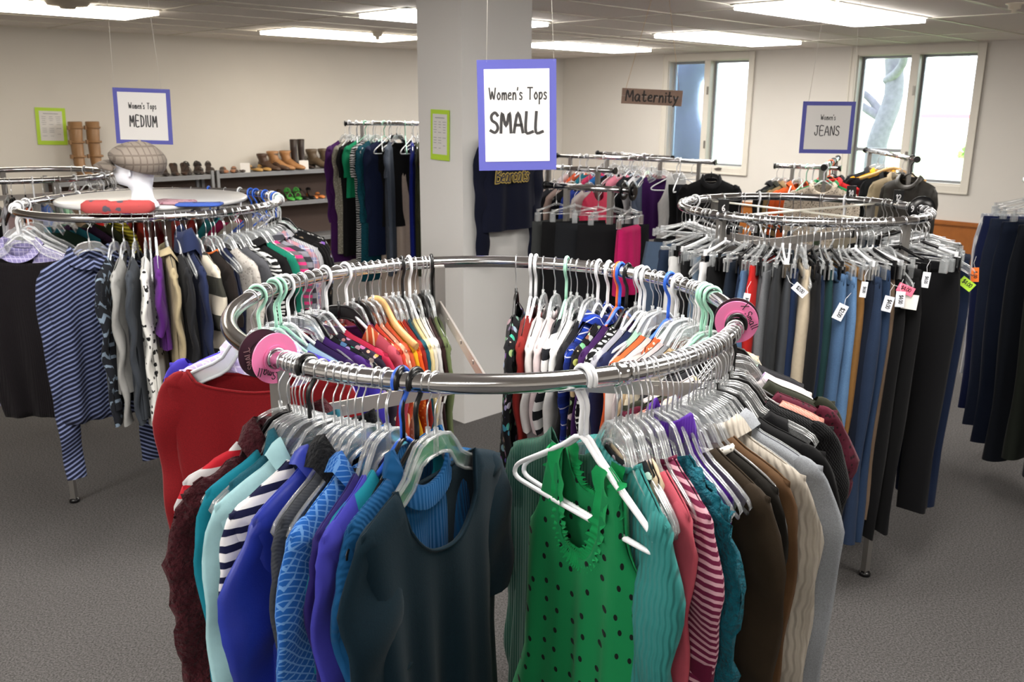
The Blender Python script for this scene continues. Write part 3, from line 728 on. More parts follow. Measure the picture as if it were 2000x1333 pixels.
# ---------------------------------------------------------------- racks
def ring_point(rk, phi, r=None):
    c, R, e = rk['c'], rk['R'], rk['e']; r = R if r is None else r
    return Vector((c[0] + r * math.sin(phi), c[1] - r * e * math.cos(phi), c[2]))
def tangent(rk, phi):
    return Vector((rk['R'] * math.cos(phi), rk['R'] * rk['e'] * math.sin(phi), 0)).normalized()
def round_rack(name, rk, label, legs, brace=True, tr=RT, splitseg=None, foot=0.0, legmat=None):
    c, R = rk['c'], rk['R']; r = empty('round_clothes_rack', (c[0], c[1], 0)); tag(r, label, 'clothes rack')
    off = Vector((c[0], c[1], 0)); n = 120
    segs = splitseg or [(0, 360)]
    for (a0, a1) in segs:
        P = [ring_point(rk, math.radians(lerp(a0, a1, k / n))) - off for k in range(n + 1)]
        mb = MB()
        if a1 - a0 == 360: mb.tube(P[:-1], tr, 16, closed=True, up=(0, 0, 1))
        else: mb.tube(P, tr, 16, up=(0, 0, 1))
        mb.build('rail', CHROME, r)
    if splitseg:
        for (a0, a1) in segs:
            a = math.radians(a1); P = [ring_point(rk, a + d) - off for d in (-.035, -.03, .01, .015)]
            mb = MB(); mb.tube(P, [tr * .9, tr * 1.22, tr * 1.22, tr * .9], 16, up=(0, 0, 1)); mb.build('joint_collar', CHROME, r)
    tops = []
    for a in legs:
        p = ring_point(rk, math.radians(a), R - .012) - off; tg = tangent(rk, math.radians(a)); M = Matrix.Rotation(math.atan2(tg.y, tg.x), 3, 'Z'); zt = c[2] - tr * .6
        b_ = p.copy(); b_ = b_ * (1 + foot); b_.z = 0; mb = MB()
        w2 = .0135
        q = [Vector((sx * w2, sy * w2 * .8, 0)) for sx, sy in ((-1, -1), (1, -1), (1, 1), (-1, 1))]
        P = []
        for (bp, z) in ((p, zt), (p * 1.0, zt - .5), (b_, 0.0)):
            for v in q: P.append(M @ v + Vector((bp.x, bp.y, z)))
        mb.grid(P, 4, 3, cu=True, smooth=False); mb.poly(P[8:12]); mb.poly(P[0:4]); mb.build('leg', legmat or STEEL, r); tops.append(Vector((p.x, p.y, 0)))
        mb = MB(); mb.lathe([(0, 0), (.022, 0), (.022, .012), (.014, .02), (0, .02)], 12, (b_.x * 1.0, b_.y, 0)); mb.build('foot', P_BLACK, r)
    if brace and len(legs) == 3:
        for k, a in enumerate(tops):
            z = c[2] - .115; b2 = Vector((0, 0, 0)); d = a - b2; M = Matrix.Rotation(math.atan2(d.y, d.x), 3, 'Z') @ Matrix.Rotation(-.10, 3, 'Y')
            mb = MB(); mid = (a + b2) / 2; mb.box((mid.x, mid.y, z - .022), (d.length, .005, .028), M)
            for t in (.2, .45, .75): mb.box((a.x * t, a.y * t, z - .045 + .05 * t), (.008, .009, .008), M)
            mb.build('cross_brace', simple('bare_steel', '#c2bdb8', .35, .8), r)
            mb = MB(); mb.box((mid.x, mid.y, z - .5), (d.length, .005, .028), Matrix.Rotation(math.atan2(d.y, d.x), 3, 'Z')); mb.build('lower_brace', simple('bare_steel', '#c2bdb8', .35, .8), r)
    if brace and len(legs) == 4:
        for k, (i, j) in enumerate(((0, 2), (1, 3))):
            a, b2 = tops[i], tops[j]; z = c[2] - .12 - .03 * k; d = (b2 - a); M = Matrix.Rotation(math.atan2(d.y, d.x), 3, 'Z')
            mb = MB(); mid = (a + b2) / 2; mb.box((mid.x, mid.y, z), (d.length, .006, .030), M)
            for t in (.12, .3): mb.box((lerp(a.x, b2.x, t), lerp(a.y, b2.y, t), z), (.008, .009, .008), M)
            mb.build('cross_brace', simple('bare_steel', '#a8a29c', .28, 1.0), r)
    return r
def phi_px(rk, px, lo, hi, r=None, z=0.0):
    best = None
    for k in range(721):
        a = math.radians(lerp(lo, hi, k / 720)); p = ring_point(rk, a, r); p.z += z; e = abs(proj(p)[0] - px)
        if best is None or e < best[0]: best = (e, a)
    return best[1]
def rz_of(phi): return phi - PI / 2
# ---------------------------------------------------------------- front round rack
FRK = dict(nm='front rack', c=(-.056, 1.785, 1.35), R=.5, e=1.06)
r = round_rack('front', FRK, 'large chrome round clothes rack in front, hung with women\'s tops', [-42, 66, 196], splitseg=[(27.5, 143), (143.5, 387)])
HG = {}
def put(rk, deg, yaw, hk, where, holding, near=True, tilt=0.0, dz=0.0):
    """a hanger on the rail; returns its place"""
    p = ring_point(rk, math.radians(deg)); p.z += dz; rz = rz_of(math.radians(yaw))
    if hk:
        lab = '%s hanger holding the %s, %s' % (HDESC[hk], holding, rk['nm']) if holding else 'empty %s hanger on %s' % (HDESC[hk], where)
        grp = '%s hangers %s' % (HDESC[hk], where)
        hanger(hk, p, rz, lab, grp, near, tilt, far=rk.get('far', False) or (rk.get('farback') and not near))
    return p, rz
SEED = [10]
def top(rk, deg, yaw, hk, desc, kind, mat, where, near=True, cat=None, labx=None, tilt=0.0, **kw):
    SEED[0] += 1
    p, rz = put(rk, deg, yaw, hk, where, desc, near, tilt)
    cat = cat or {'t_shirt': 'shirt', 'long_sleeve_top': 'shirt', 'blouse': 'shirt', 'button_shirt': 'shirt', 'sweater': 'sweater', 'cardigan': 'cardigan', 'tank_top': 'tank top', 'jacket': 'jacket', 'dress': 'dress', 'skirt': 'skirt', 'hoodie': 'hoodie', 'coat': 'coat', 'vest': 'vest', 'camisole': 'camisole'}[kind]
    return garment(kind, mat, p, rz, labx or '%s %s' % (desc, where), cat, rk['grp'], seed=SEED[0], tilt=tilt, **kw)
FRK['grp'] = 'tops on the front round rack'
FL, FR_, BL, BR_ = 'on the front rack, left side', 'on the front rack, right side', 'on the far left of the front rack', 'on the far right of the front rack'
LS = dict(sleeve=True, slen=.56); SS = dict(sleeve=True, slen=.21)
f = fabric
# leftmost group, faces nearly toward the camera
top(FRK, -104, -96, 'clear', 'violet blue long-sleeved top', 'long_sleeve_top', f('#3f34a8'), 'behind the dark red sweater, front rack', res=2, L=.60, slen=.47, sleeve=True, neck=.09, ws=.235, sk=dict(wid=.05, cuff=.045))
top(FRK, -100, -92, 'mint', 'lilac checked shirt with flared cuffs', 'button_shirt', f('#b3a7d6', 'check', '#e3dcf2', 1.4), 'showing above the dark red neckline', res=2, L=.62, sleeve=True, slen=.72, neck=.075, fd=.05, collar='shirt', sk=dict(wid=.045, cuff=.07), ws=0.185)
top(FRK, -96, -88, 'frost', 'dark red wide-necked knit sweater', 'sweater', f('#7c1219', 'heather'), 'at the left end of the front rack', res=2, L=.66, sleeve=True, slen=.60, neck=.145, fd=.045, bd=.015, collar='rib', ws=0.194, slope=lambda a: interp([(0, -.15), (.12, -.158), (.16, -.163), (.215, -.185)], a), sk=dict(wid=.052, cuff=.046))
# front left run
FT = [(-38, -45), (-30, -42), (-26, -28), (-18, -22), (-10, -24), (-6, -28)]
def fy(d): return interp(FT, d)
def L_(deg, hk, *a, **k): return top(FRK, deg, k.pop('yaw', fy(deg)), hk, *a, res=2, **k)
L_(-40, 'clear', 'red and white striped chenille sweater', 'sweater', f('#c9c6c8', 'bigstripe', '#b01c2a', .45), 'edge showing left of the maroon cardigan', L=.7, yaw=-50, sleeve=True, slen=.6, fuzz=.004, ws=.168, sk=dict(wid=.034, cuff=.035))
L_(-37.5, 'black', 'maroon bouclé cardigan with chunky collar', 'cardigan', f('#3f1219', 'fuzzy'), FL, L=.68, sleeve=True, slen=.6, collar='fur', cthick=.02, fuzz=.014, yaw=-59, nu=None) if False else top(FRK, -37.5, -46, 'black_flat', 'maroon bouclé cardigan with chunky collar', 'cardigan', f('#41141c', 'fuzzy'), FL, res=2, L=.7, sleeve=True, slen=.6, collar='fur', fuzz=.012, ws=0.185, sk=dict(wid=.055, cuff=.05))
L_(-35.2, 'clear', 'turquoise long-sleeved top', 'long_sleeve_top', f('#127a8e'), FL, L=.68, **LS, ws=0.165, yaw=-44)
L_(-33, 'clear', 'deep teal turtleneck sweater', 'sweater', f('#1c5565', 'heather'), FL, L=.62, **SS, collar='turtle', ws=0.140, yaw=-43)
L_(-30.8, 'clear', 'pale aqua collared blouse', 'blouse', f('#9fc8cf'), FL, L=.75, sleeve=True, slen=.6, collar='shirt', ws=0.180, yaw=-43, sk=dict(wid=.045, cuff=.05))
L_(-28.4, 'clear', 'navy and white striped knit top', 'long_sleeve_top', f('#e4e3e6', 'stripe', '#15183a', .75), FL, L=.66, **LS, ws=0.185, yaw=-37)
L_(-26, 'clear', 'royal blue puff-sleeved satin blouse', 'blouse', f('#1a2f9c', 'silk'), FL, L=.60, sleeve=True, slen=.30, ws=0.180, yaw=-31, collar='shirt', sk=dict(wid=.075, cuff=.05, puff=.25, spread=.03))
L_(-23, 'clear', 'charcoal knit jacket with black fur collar', 'jacket', f('#3c3f45', 'knit'), FL, L=.7, **LS, ws=0.171, yaw=-26, collar='fur', trim=f('#15171b', 'fuzzy'))
L_(-20, 'clear', 'bright blue diamond-patterned shirt', 'button_shirt', f('#1d5aa8', 'diamond', '#7fb0e6', 1.1), FL, L=.74, sleeve=True, slen=.62, ws=0.194, yaw=-23, collar='shirt', sk=dict(wid=.06, cuff=.05))
L_(-17, 'clear', 'dark violet jersey top', 'long_sleeve_top', f('#241b5e'), FL, L=.68, **LS, ws=0.180, yaw=-21)
L_(-15.2, 'clear', 'indigo jersey top', 'long_sleeve_top', f('#3a3aa0'), FL, L=.66, **LS, ws=0.185, yaw=-22)
L_(-10, 'black', 'ocean blue ribbed turtleneck sweater', 'sweater', f('#0f4c7c', 'rib'), FL, L=.64, sleeve=True, slen=.30, ws=.165, T=.016, yaw=-30, collar='turtle', sk=dict(wid=.062, cuff=.05))
L_(-12.6, 'blue', 'bright teal terry top', 'long_sleeve_top', f('#147f92'), 'far shoulder showing behind the dark teal tee', L=.6, **SS, ws=0.171, yaw=-33, neck=.07)
L_(-6.6, 'clear', 'dark teal short-sleeved velour tee', 't_shirt', f('#061f2b', 'heather'), 'at the front of the rack, facing the camera', L=.72, sleeve=True, slen=.24, ws=0.180, yaw=-31, neck=.10, fd=.125, bd=.02, collar='rib', sk=dict(wid=.062, cuff=.066, fl=.28), cthick=.005)
# front right run
def R_(deg, yaw, hk, *a, **k): return top(FRK, deg, yaw, hk, *a, **{**dict(res=2), **k})
_p = ring_point(FRK, math.radians(26)); _y = math.radians(37); _p = _p - Vector((math.sin(_y), -math.cos(_y), 0)) * .10; _p.z -= .03
garment('cardigan', f('#214a3c', 'rib'), _p, rz_of(_y), 'forest green ribbed cardigan between the dark teal tee and green tank', 'cardigan', FRK['grp'], seed=31, L=.7, res=2, ws=.165, neck=.06, sleeve=True, slen=.6, sides=(-1,))
TSL = lambda a: interp([(0, -.095), (.152, -.186)], a) + .006
TANK = R_(20, 33, 'white', 'bright green ruffled tank top with black dots', 'tank_top', f('#14804a', 'dots', '#0c1512', 1.0), 'on the front rack', L=.74, slope=TSL, npw=3.4, neck=.058, strap=.030, armd=.15, bodyw=.150, ws=.084, fd=.07, bd=.17, hem=1.5, waist=1.02, T=.014, fold=.012)
put(FRK, 19, 36, 'white', 'on the front rack beside the green tank', None)
R_(28.5, 18, 'clear', 'black and white patterned camisole', 'camisole', f('#10161a', 'floral', '#c9d4d8', .6), 'just behind the green tank', L=.6, neck=.07, strap=.02, bodyw=.17)
R_(27, 15, 'clear', 'teal green cable-knit sweater', 'sweater', f('#2f7d7a', 'cable'), FR_, L=.72, sleeve=True, slen=.6, ws=0.184, collar='rib', sk=dict(wid=.062, cuff=.055, fl=.4))
R_(29.5, 17, 'clear', 'cream camisole', 'camisole', f('#c8b79a'), FR_, L=.6, neck=.07, strap=.03, bodyw=.17)
R_(31.5, 17, 'clear', 'coral pink jersey top', 'long_sleeve_top', f('#b8505f'), FR_, L=.68, **LS, ws=0.171, neck=.09)
R_(34, 20, 'clear', 'maroon and pink striped short-sleeved tee', 't_shirt', f('#6c1d3f', 'stripe', '#c79aa6', .38), FR_, L=.70, sleeve=True, slen=.26, ws=0.184, collar='rib', trim=f('#5d1432'), cuffm=f('#5d1432'), sk=dict(wid=.066, cuff=.062))
R_(36.5, 24, 'clear', 'teal bouclé sweater', 'sweater', f('#0d5f70', 'fuzzy'), FR_, L=.72, sleeve=True, slen=.6, ws=0.180, fuzz=.014, sk=dict(wid=.06, cuff=.055))
R_(39.5, 30, 'clear', 'bright purple ruched top', 'blouse', f('#4b1f8c', 'rib'), FR_, L=.55, ws=.15, neck=.05, collar='turtle', slope=lambda a: hang_z(a) - .010)
R_(42, 36, 'clear', 'dark brown suede jacket', 'jacket', f('#2f2519', 'suede'), FR_, L=.74, sleeve=True, slen=.62, ws=0.189, neck=.08, sk=dict(wid=.062, cuff=.055))
R_(44.5, 40, 'clear', 'black top with white sequin neckline', 'long_sleeve_top', f('#1a1713'), FR_, L=.7, **LS, ws=0.180, neck=.09, collar='rib', trim=f('#d8d4cc', 'leopard', '#77726a', .4), cthick=.009)
R_(47, 45, 'clear', 'caramel brown cardigan', 'cardigan', f('#5a412a'), FR_, L=.6, **LS, ws=0.180)
R_(50, 49, 'clear', 'cream cable-knit cardigan', 'cardigan', f('#b4aca0', 'cable'), FR_, L=.72, sleeve=True, slen=.62, ws=0.189, collar='shirt', sk=dict(wid=.055, cuff=.05))
R_(53, 58, 'clear', 'light grey shawl-collared cardigan', 'cardigan', f('#8b8f95', 'heather'), FR_, L=.74, sleeve=True, slen=.62, ws=0.198, collar='shirt', sk=dict(wid=.062, cuff=.055))
R_(56.5, 68, 'black_flat', 'black short-sleeved top', 't_shirt', f('#0b0b0d'), 'behind the light grey cardigan', L=.62, **SS, ws=0.189)
R_(61, 82, 'clear', 'black camisole with grey straps', 'camisole', f('#0d0d10'), FR_, L=.50, neck=.085, strap=.03, bodyw=.20, ws=0.120, armd=.1, waist=1.0)
R_(65, 86, 'black_flat', 'black knitted poncho', 'blouse', f('#101012', 'knit'), 'beneath the peach sweater, front rack', L=.56, **SS, ws=0.198)
R_(69, 88, 'clear', 'peach pink open-knit sweater', 'sweater', f('#cf8f80', 'knit'), FR_, L=.62, sleeve=True, slen=.60, ws=0.180, neck=.10)
R_(73, 92, 'black', 'maroon lace-sleeved top', 'blouse', f('#4d0f24', 'lace', '#22060f'), FR_, L=.5, sleeve=True, slen=.16, ws=0.211, neck=.09, sk=dict(wid=.075, cuff=.08))
R_(78, 95, 'clear', 'dark olive fringed top', 'blouse', f('#26281c'), 'behind the maroon lace top', L=.54, **SS, ws=0.216)
R_(83, 98, 'clear', 'white and pink floral top', 'blouse', f('#d8cfcf', 'floral', '#d98a9a', 1.0), 'right of the pink size disc', L=.5, **SS, ws=0.180)
R_(89, 100, 'black_flat', 'dark grey long-sleeved top', 'long_sleeve_top', f('#222226'), 'far right edge of the front rack', L=.7, **LS, ws=0.180)

# back left of the ring: seen across the opening
BLK = [
 (-112, -118, 'clear', 'pale blue sleeveless top', 'tank_top', f('#a8c6dd'), {}),
 (-117, -112, 'white', 'dark purple jersey top', 'long_sleeve_top', f('#2a1647'), LS),
 (-121, -112, 'clear', 'deep violet blouse', 'blouse', f('#41206a'), SS),
 (-125, -116, 'black_flat', 'black and teal patterned blouse', 'blouse', f('#15171c', 'floral', '#2f8f96', .7), SS),
 (-129, -116, 'clear', 'multicoloured embroidered top', 'blouse', f('#2b2333', 'floral', '#c98a4a', .6), SS),
 (-133, -118, 'clear', 'raspberry pink tee', 't_shirt', f('#b92a4a'), SS),
 (-143, -98, 'black_flat', 'purple short-sleeved tee', 't_shirt', f('#5b2a63'), {**SS, 'collar': 'rib', 'ws': .20}),
 (-147, -138, 'white', 'orange striped blouse', 'blouse', f('#c0502c', 'vstripe', '#e6c9a0'), SS),
 (-150, -146, 'clear', 'rose pink jersey top', 'long_sleeve_top', f('#b24b5c'), LS),
 (-153, -150, 'black_flat', 'coral red cardigan', 'cardigan', f('#c33f2c'), LS),
 (-156, -154, 'clear', 'peach spotted blouse', 'blouse', f('#cf9a7e', 'dots', '#ead9c8', .6), LS),
 (-159, -158, 'clear', 'burnt orange sweater', 'sweater', f('#c2502f'), LS),
 (-162, -161, 'wood', 'yellow ruffled top', 'blouse', f('#d9a21e'), LS),
 (-165, -165, 'clear', 'bright orange beaded top', 'blouse', f('#d6521c', 'leopard', '#f08a3c', .7), SS),
 (-168, -168, 'clear', 'brick red tee', 't_shirt', f('#8c241c'), SS),
 (-170.5, -171, 'clear', 'petrol blue top', 'long_sleeve_top', f('#164a58'), LS),
 (-173, -173, 'clear', 'pale yellow blouse', 'blouse', f('#e0cd96'), LS),
 (-175.5, -176, 'white', 'ivory cardigan', 'cardigan', f('#dcd6c6'), LS),
 (-178, -178, 'clear', 'white eyelet blouse', 'blouse', f('#d9d9d8', 'lace', '#b9b9b8'), LS),
 (-181, -182, 'black_flat', 'dark brown top', 'long_sleeve_top', f('#2c1817'), LS),
 (-184, -185, 'clear', 'sage olive cardigan', 'cardigan', f('#5f6b45'), LS),
]
# re-space the far left run to the hook positions of the photograph (px 505-830 along the far rail)
def remap(lst, px0, px1, lo, hi, rk):
    a0, a1 = math.degrees(phi_px(rk, px0, lo, hi)), math.degrees(phi_px(rk, px1, lo, hi)); return a0, a1
a0, a1 = remap(BLK, 520, 838, -110, -190, FRK)
o0, o1 = BLK[0][0], BLK[-1][0]
for (d, y, hk, desc, kind, mat, kw) in BLK:
    d2 = lerp(a0, a1, (d - o0) / (o1 - o0)); y2 = y - d + d2 if abs(y - d) > 6 else d2 + (y - d) * .3
    if 'purple short' in desc: y2 = -93
    kw = dict(kw); kw.setdefault('L', .60); kw.setdefault('ws', .185)
    if kw.get('slen', 0) > .3: kw['slen'] = .5
    top(FRK, d2, y2, hk, desc, kind, mat, BL, res=1, **kw)
# back right of the ring
BRK = [
 ('black_flat', 'black and blue floral top', 'long_sleeve_top', f('#101116', 'floral', '#1f4f78', .8), LS),
 ('white', 'brick red long top', 'long_sleeve_top', f('#7d1f1b'), LS),
 ('clear', 'white lace-edged tee', 't_shirt', f('#d5d3d2'), SS),
 ('clear', 'pink and white blouse', 'blouse', f('#d6c6c8'), SS),
 ('mint', 'white top with thick black bands', 't_shirt', f('#dcdcdc', 'bigstripe', '#14161c', .6), SS),
 ('clear', 'white ruffled blouse', 'blouse', f('#dedede'), SS),
 ('clear', 'dark charcoal top', 'long_sleeve_top', f('#1d1d20'), LS),
 ('white', 'bright blue plaid shirt', 'button_shirt', f('#14379e', 'plaid', '#0b1440', .7), {**LS, 'collar': 'shirt'}),
 ('white', 'black blouse with brown flowers', 'blouse', f('#121012', 'floral', '#8a5a3c', .8), LS),
 ('orange', 'deep purple jersey top', 'long_sleeve_top', f('#3b1a52'), LS),
 ('black', 'black and white dotted blouse', 'blouse', f('#101012', 'dots2', '#e6e6e6', .6), LS),
 ('clear', 'pale grey satin blouse', 'blouse', f('#a9a9b4', 'silk'), SS),
 ('white', 'navy jersey top', 'long_sleeve_top', f('#1c2348'), LS),
 ('clear', 'mint sleeveless top', 'tank_top', f('#a5d3bf'), {}),
 ('clear', 'bright orange top', 'long_sleeve_top', f('#dc6437'), LS),
 ('blue', 'pearl white blouse', 'blouse', f('#cfc9c6'), SS),
 ('white', 'orange patterned camisole', 'camisole', f('#d2643a', 'leopard', '#e8d2c0', .8), dict(strap=.03)),
 ('frost', 'blush white blouse', 'blouse', f('#cdbfc0'), LS),
 ('clear', 'dusty grey top', 'long_sleeve_top', f('#8d9096'), LS),
 ('clear', 'oatmeal knitted shrug', 'cardigan', f('#b59e7e', 'cable'), SS),
 ('mint', 'cream lace shrug', 'blouse', f('#cbbfa9', 'lace', '#a3967e'), SS),
 ('clear', 'black and cream camisole', 'camisole', f('#18181a'), dict(strap=.03)),
]
a0, a1 = math.degrees(phi_px(FRK, 1008, 180, 95)), math.degrees(phi_px(FRK, 1385, 180, 92))
nb = len(BRK)
for i, (hk, desc, kind, mat, kw) in enumerate(BRK):
    t = i / (nb - 1); d = lerp(a0, a1, t ** .9); y = d + lerp(2, 14, t); kw = dict(kw); kw.setdefault('L', .60); kw.setdefault('ws', .185)
    if kw.get('slen', 0) > .3: kw['slen'] = .5
    if 'strap' in kw or kind == 'tank_top': kw.update(strap=.03, neck=.07, bodyw=.17)
    top(FRK, d, y, hk, desc, kind, mat, BR_, res=1, **kw)
# spare hangers
def spares(rk, lst, where, near=True, jig=6, fn=None):
    rnd = random.Random(len(lst))
    for (d, hk) in lst:
        put(rk, d, (fn(d) if fn else d) + rnd.uniform(-jig, jig), hk, where, None, near)
spares(FRK, [(-36, 'clear'), (-34, 'clear'), (-31.8, 'black'), (-24.5, 'clear'), (-21.5, 'clear'), (-15.5, 'clear'), (-12.5, 'black'), (-8, 'clear')], 'the front rack, among the blue tops', jig=1.5, fn=fy)
spares(FRK, [(26, 'clear'), (33, 'clear'), (38, 'clear'), (41, 'clear'), (46, 'clear'), (48.5, 'clear'), (51.5, 'clear'), (55, 'clear'), (58, 'clear'), (63, 'clear')], 'the front rack, right of the green tank', jig=1.5, fn=lambda d: interp([(24, 17), (34, 20), (42, 36), (50, 49), (56, 67), (65, 86)], d))
spares(FRK, [(a0 - 6, 'white'), (a0 - 12, 'clear'), (a0 - 17, 'clear'), (a0 - 24, 'clear'), (a0 - 33, 'blue'), (a0 - 40, 'white'), (a0 - 47, 'frost'), (a0 - 55, 'clear'), (a0 - 62, 'clear'), (a0 - 68, 'mint'), (a0 - 71, 'mint')], 'the far right curve of the front rack')
spares(FRK, [(-108, 'mint'), (-110, 'mint'), (-119, 'clear'), (-128, 'white'), (-150, 'clear'), (-153, 'black'), (-160, 'clear'), (-162, 'black')], 'the far left curve of the front rack')

# ruffle, straps and printed name of the green tank
def tank_trim():
    rnd = random.Random(4); mat = f('#149552')
    neckpts = []
    for i in range(33):
        x = lerp(-.058, .058, i / 32); t = x / .058; z = TSL(.058) - .17 * math.sqrt(max(0, 1 - abs(t) ** 3.4)); neckpts.append(Vector((x, .0, z)))
    Y_ = -1
    for sgn in (1,):
        P = []; n = 160; cum = catmull(neckpts, 5)
        for row in range(4):
            for k, p in enumerate(cum):
                tcur = cum[min(k + 1, len(cum) - 1)] - cum[max(k - 1, 0)]; tcur.normalize(); out = Vector((tcur.z, 0, -tcur.x))
                w = (row - 1.5) / 1.5 * .016; rf = .009 * math.sin(k * .9 + rnd.uniform(-.3, .3)) * (abs(row - 1.5) / 1.5)
                P.append(p + out * (w + rf * .5) + Vector((0, Y_ * (.006 + abs(rf) * .9 + .004), 0)))
        mb = MB(); mb.grid(P, len(cum), 4); rf = mb.build('ruffle', mat, TANK)
        mb = MB(); mb.grid([Vector((p.x, -p.y - .0, p.z)) if False else Vector((p.x, .010 + (-p.y - .006), lerp(TSL(.054), p.z, .42))) for p in P], len(cum), 4); mb.build('ruffle', mat, TANK)
    for sx in (-1, 1):
        P = []
        for row in range(3):
            for k in range(40):
                a = k / 39; z = lerp(.002, -.13, a); P.append(Vector((sx * (.083 + .012 * (row - 1) + .004 * math.sin(k * 1.3)), .008 * math.cos(k * .9) * (row != 1) - .004, TSL(.083) + z)))
        mb = MB(); mb.grid(P, 40, 3); mb.build('ruffle', mat, TANK)
tank_trim()
# camera-facing side of a garment turned by yaw: text goes on the inside back of the neck
def textpart(parent, name, txt, h, w, org, ex, nrm, mat, double=True, **kw):
    mb = MB(); text_ribbons(mb, txt, h, w, org, ex, (0, 0, 1), nrm, **kw)
    return mb.build(name, mat, parent)

# size dividers
def divider(rk, deg, col, r, label, txt, tcol, yawx=0, dz=0.0, tw=.0022, th=.02, ang=0, grp='size divider discs', z2=.0, off=.0015):
    p = ring_point(rk, math.radians(deg)); tg = tangent(rk, math.radians(deg)); o = empty('size_divider', p, math.atan2(tg.y, tg.x) + yawx)
    tag(o, label, 'size divider', grp)
    # disc plane: local y-z, thickness along x (the rail direction)
    mb = MB(); n = 48; P = []
    for (rr, x) in ((.0175, -.0015), (r, -.0015), (r, .0015), (.0175, .0015)):
        for k in range(n):
            a = 2 * PI * k / n; P.append((x, rr * math.cos(a), rr * math.sin(a) + dz))
    mb.grid(P, n, 4, cu=True, cv=True, smooth=False)
    mb.grid([(-.0035 + .007 * (j in (1, 2)), (.0175 if j in (0, 1) else .022) * math.cos(2 * PI * k / n), (.0175 if j in (0, 1) else .022) * math.sin(2 * PI * k / n) + dz) for j in range(4) for k in range(n)], n, 4, cu=True, cv=True, smooth=False)
    mb.box((-.0018, r * .55, dz + .003), (.0006, r * .8, .0008)) if False else None
    mb.build('disc', col, o)
    for s in (-1, 1):
        mb = MB(); ca, sa = math.cos(ang), math.sin(ang)
        ex = Vector((0, s * 1.0 * ca, sa)); ez = Vector((0, -s * sa, ca)); orgp = Vector((s * (.0015 + .0006), 0, dz)) + ez * (r * .50) 
        text_ribbons(mb, txt, th, tw, orgp, ex, ez, (s * .0005, 0, 0), gap=.2); mb.build('lettering', tcol, o)
    return o
PINKP = simple('pink_plastic', '#ee7fb2', 0.35); DARKP = simple('dark_plastic', '#241a20', 0.35); TAUPE = simple('taupe_print', '#8d7a78', .6)
dl = math.degrees(phi_px(FRK, 537, -20, -75))
divider(FRK, dl - 4.6, DARKP, .041, 'dark plum size disc marked SMALL at the left of the front rack', 'SMALL', TAUPE, ang=math.radians(100), th=.010, tw=.0014)
divider(FRK, dl, PINKP, .0415, 'pink size disc marked X Small at the left of the front rack', 'X Small', INK, ang=math.radians(158), th=.013, tw=.0016)
dr = 76
divider(FRK, dr + 2.2, DARKP, .0425, 'dark plum size disc behind the pink one at the right', 'SMALL', TAUPE, ang=.3, th=.010, tw=.0014)
divider(FRK, dr, PINKP, .0405, 'pink size disc marked X Small at the right of the front rack', 'X Small', INK, ang=math.radians(-62), th=.013, tw=.0016)
# ---------------------------------------------------------------- left round rack with a white table top
RK2 = dict(nm='left rack', c=(-1.482, 3.70, 1.346), R=.5, e=1.06, grp='tops on the left round rack')
lr = round_rack('left', RK2, 'round chrome clothes rack at left with a white disc top', [-90, 66, 180], brace=False)
mb = MB(); mb.lathe([(0, 0), (.365, 0), (.372, .004), (.372, .014), (.365, .018), (0, .018)], 64, (0, 0, 1.352)); mb.build('table_top', simple('white_laminate', '#bdbdbe', .3), lr)
W2 = 'on the left round rack'
top(RK2, -52, -92, 'white', 'lilac checked long-sleeved shirt', 'button_shirt', f('#8e88b8', 'check', '#cfc8e4', 1.6), 'behind the black top, left rack', res=2, L=.68, sleeve=True, slen=.6, collar='shirt', ws=.20)
top(RK2, -47, -84, 'clear', 'black ribbed batwing top', 'blouse', f('#100c10', 'rib'), 'at the left of the left round rack', res=2, L=.80, ws=.20, neck=.17, fd=.03, hem=.75, waist=1.05, sleeve=True, slen=.42, slope=lambda a: interp([(0, -.155), (.17, -.16), (.2, -.185)], a))
top(RK2, -4, -50, 'clear', 'navy and silver striped long-sleeved blouse', 'blouse', f('#12172c', 'diag', '#70799b', .62, ), 'facing the aisle, left rack', res=2, L=.72, ws=.17, sleeve=True, slen=.78, neck=.085, fd=.05, collar='turtle', sk=dict(wid=.045, cuff=.035), rough=None) if False else \
top(RK2, -4, -50, 'clear', 'navy and silver striped long-sleeved blouse', 'blouse', f('#10152a', 'diag', '#6a7396', 1.05), 'facing the aisle, left rack', res=2, L=.74, ws=.17, sleeve=True, slen=.78, neck=.085, fd=.05, collar='turtle', sk=dict(wid=.045, cuff=.035))
